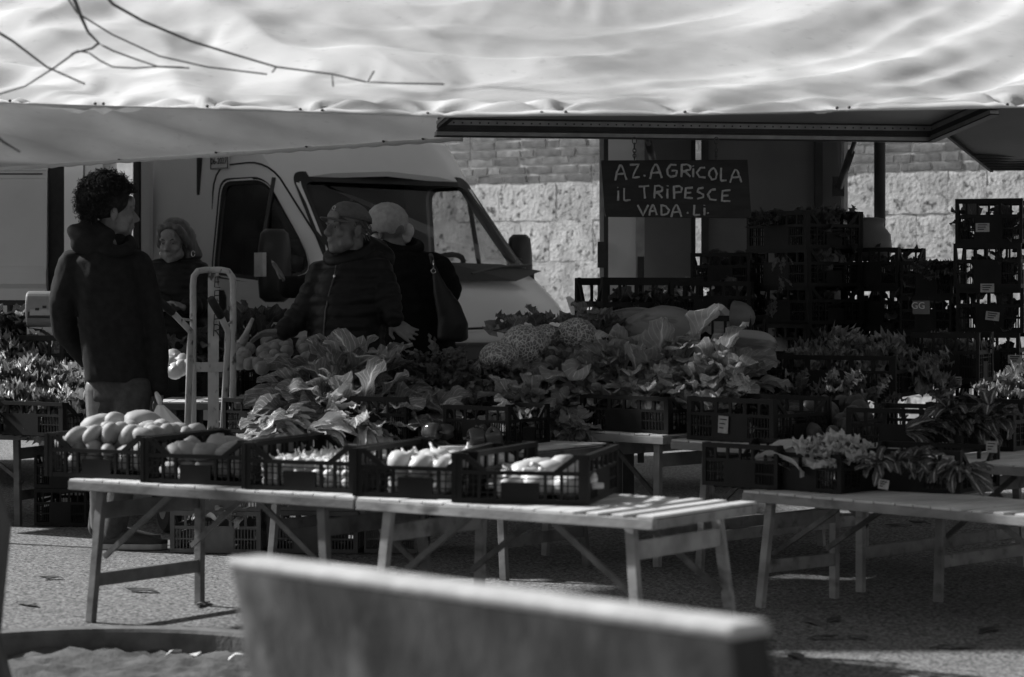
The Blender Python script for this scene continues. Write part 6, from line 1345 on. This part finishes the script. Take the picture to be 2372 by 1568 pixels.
def bench():
    root = thing('stone_bench', 'massive weathered stone bench with tall leaning back in the foreground', 'bench', (0, 0, 0))
    HB = .80
    a, b = at(525, 1290, HB), at(1700, 1448, HB)                 # near top edge
    u = (b-a); u.z = 0; L = u.length; u.normalize(); n = Vector((u.y, -u.x, 0)); n = n if n.y < 0 else -n    # towards the camera
    root.location = a; root.location.z = 0; o = Vector(root.location)
    th = .075; lean = .2
    # slab: top edge pushed towards the camera
    def pt(t, dep, z): return Vector(u)*t-n*dep-n*((HB-z)*lean)+Vector((0, 0, z))
    mb = MB(); nu, nz = 40, 16; rr = random.Random(3)
    def grid(f, flip=False):
        vs = [f(i/nu, j/nz) for j in range(nz+1) for i in range(nu+1)]; mb.add(vs, [(j*(nu+1)+i, j*(nu+1)+i+1, (j+1)*(nu+1)+i+1, (j+1)*(nu+1)+i) for j in range(nz) for i in range(nu)])
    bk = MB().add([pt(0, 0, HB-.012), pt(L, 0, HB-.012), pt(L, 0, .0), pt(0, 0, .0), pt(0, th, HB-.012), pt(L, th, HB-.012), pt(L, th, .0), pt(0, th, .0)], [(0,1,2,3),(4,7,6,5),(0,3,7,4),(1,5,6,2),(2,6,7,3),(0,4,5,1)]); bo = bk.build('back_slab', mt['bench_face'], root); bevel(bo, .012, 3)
    tp = MB().add([pt(-.002, -.003, HB), pt(L+.002, -.003, HB), pt(L+.002, th+.003, HB), pt(-.002, th+.003, HB), pt(-.002, -.003, HB-.022), pt(L+.002, -.003, HB-.022), pt(L+.002, th+.003, HB-.022), pt(-.002, th+.003, HB-.022)], [(0,1,2,3),(4,7,6,5),(0,4,5,1),(1,5,6,2),(2,6,7,3),(3,7,4,0)]); to = tp.build('sun_toned_top', mt['bench_top'], root); bevel(to, .01, 3)  # cap slab in the paler tone that stands for sunlight
    d0 = th+.17
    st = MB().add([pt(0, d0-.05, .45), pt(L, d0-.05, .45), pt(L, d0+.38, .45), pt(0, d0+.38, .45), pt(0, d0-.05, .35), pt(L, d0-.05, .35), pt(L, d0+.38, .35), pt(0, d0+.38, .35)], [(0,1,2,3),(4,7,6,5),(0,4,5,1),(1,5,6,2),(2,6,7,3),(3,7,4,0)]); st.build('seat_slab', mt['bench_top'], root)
    for t in (.2, L-.2): MB().add([pt(t-.1, .2+e, 0) if z == 0 else pt(t-.1, .1+e, .35) for z in (0, 1) for e in (.1, .4)]+[pt(t+.1, .2+e, 0) if z == 0 else pt(t+.1, .1+e, .35) for z in (0, 1) for e in (.1, .4)], [(0,1,3,2),(4,6,7,5),(0,4,5,1),(2,3,7,6),(0,2,6,4),(1,5,7,3)]).build('foot_block', mt['bench_face'], root)
bench()
def tree():
    root = thing('plane_tree', 'bare tree with trunk at the left frame edge and thin twigs before the canopy', 'tree', (-1.62, 6.6, 0))
    o = Vector(root.location); rr = random.Random(12)
    def q(x, y, Z): return W(x, y, Z)-o
    MB().tube([Vector((.03, 0, -.1)), Vector((.0, 0, .3)), q(-95, 1230, 6.6), q(-190, 800, 6.6), q(-260, 200, 6.7), q(-230, -400, 6.8), q(-150, -900, 7.0)], [.26, .2, .145, .13, .12, .1, .07], 16).build('trunk', mt['bark'], root, smooth=True)
    Z = 7.7
    br = [  # picture polylines of the twigs in front of the cloth (points, start radius px)
        ([(150, -60), (172, 0), (190, 40), (205, 75), (228, 100)], 7.5), ([(228, 100), (215, 112), (175, 122), (130, 155), (60, 200), (0, 218), (-40, 226)], 4), ([(228, 100), (262, 118), (320, 140), (370, 155), (440, 158)], 3.2), ([(205, 122), (230, 140), (262, 155), (310, 158), (370, 154), (425, 156)], 3),
        ([(215, -40), (260, 10), (330, 48), (440, 95), (540, 125), (640, 155), (770, 172), (850, 190)], 5), ([(120, -60), (180, 30), (260, 80), (370, 130), (480, 155), (620, 172)], 3), ([(850, 190), (920, 193), (1030, 195)], 2.5), ([(640, 155), (630, 168)], 2), ([(770, 172), (772, 200)], 2), ([(850, 190), (868, 165)], 2),
        ([(-30, 60), (30, 95), (110, 155), (195, 195)], 5), ([(-30, 300), (10, 330), (45, 352)], 6), ([(205, 122), (180, 118), (165, 125)], 2)]
    for pts, r_ in br:
        P3 = [q(x+rr.uniform(-2, 2), y, Z+rr.uniform(-.04, .04)) for x, y in pts]; n = len(P3)
        MB().tube(P3, [max(.0028, r_*Z/FPX*.8*(1-.6*i/(n-1))) for i in range(n)], 7).build('twig', mt['twig'], root, smooth=True)
    # boughs joining twigs to the trunk, above the frame, and the bare crown over the square
    top = q(-150, -900, 7.0)
    def grow(p, d, L, r_, depth):
        pts = [p]; cur = p.copy(); dd = d.normalized()
        for i in range(4):
            dd = (dd+Vector((rr.gauss(0, .13), rr.gauss(0, .13), rr.gauss(0, .1)+.02))).normalized(); nx_ = cur+dd*L/4; lim = CAMZ+820/FPX*(nx_+o).y+.15
            if (nx_+o).z < lim: dd = Vector((dd.x, dd.y, abs(dd.z)+.5)).normalized(); nx_ = cur+dd*L/4; nx_.z = max(nx_.z, lim)
            cur = nx_; pts.append(cur.copy())
        crown.tube(pts, [r_*(1-.12*i) for i in range(5)], 6 if depth < 2 else 4)
        if depth < 4:
            for k in range(3 if depth < 3 else 4):
                t = rr.choice(pts[2:]); e = (dd+Vector((rr.gauss(0, .6), rr.gauss(0, .6), rr.gauss(0, .45)))).normalized(); grow(t, e, L*rr.uniform(.55, .75), r_*.55, depth+1)
    crown = MB()
    crown.tube([q(-230, -400, 6.8), q(0, -330, 7.8), q(120, -150, 7.6), q(150, -60, 7.7)], [.05, .03, .016, .009], 8)
    for d in ((.05, 1, .04), (.15, 1, .1), (-.08, 1, .1), (.22, .95, .02)): grow(q(-225, -560, 6.85), Vector(d), 2.5, .035, 0)  # unseen boughs added to cast shade on the lower right ground
    for d in ((.9, -.1, .55), (.7, .5, .6), (.6, -.6, .6), (-.4, .3, .8), (.1, .1, 1), (1, .15, .35), (-.3, -.6, .7)): grow(top, Vector(d), 2.0, .06, 0)
    crown.build('crown', mt['twig'], root, smooth=True)
tree()
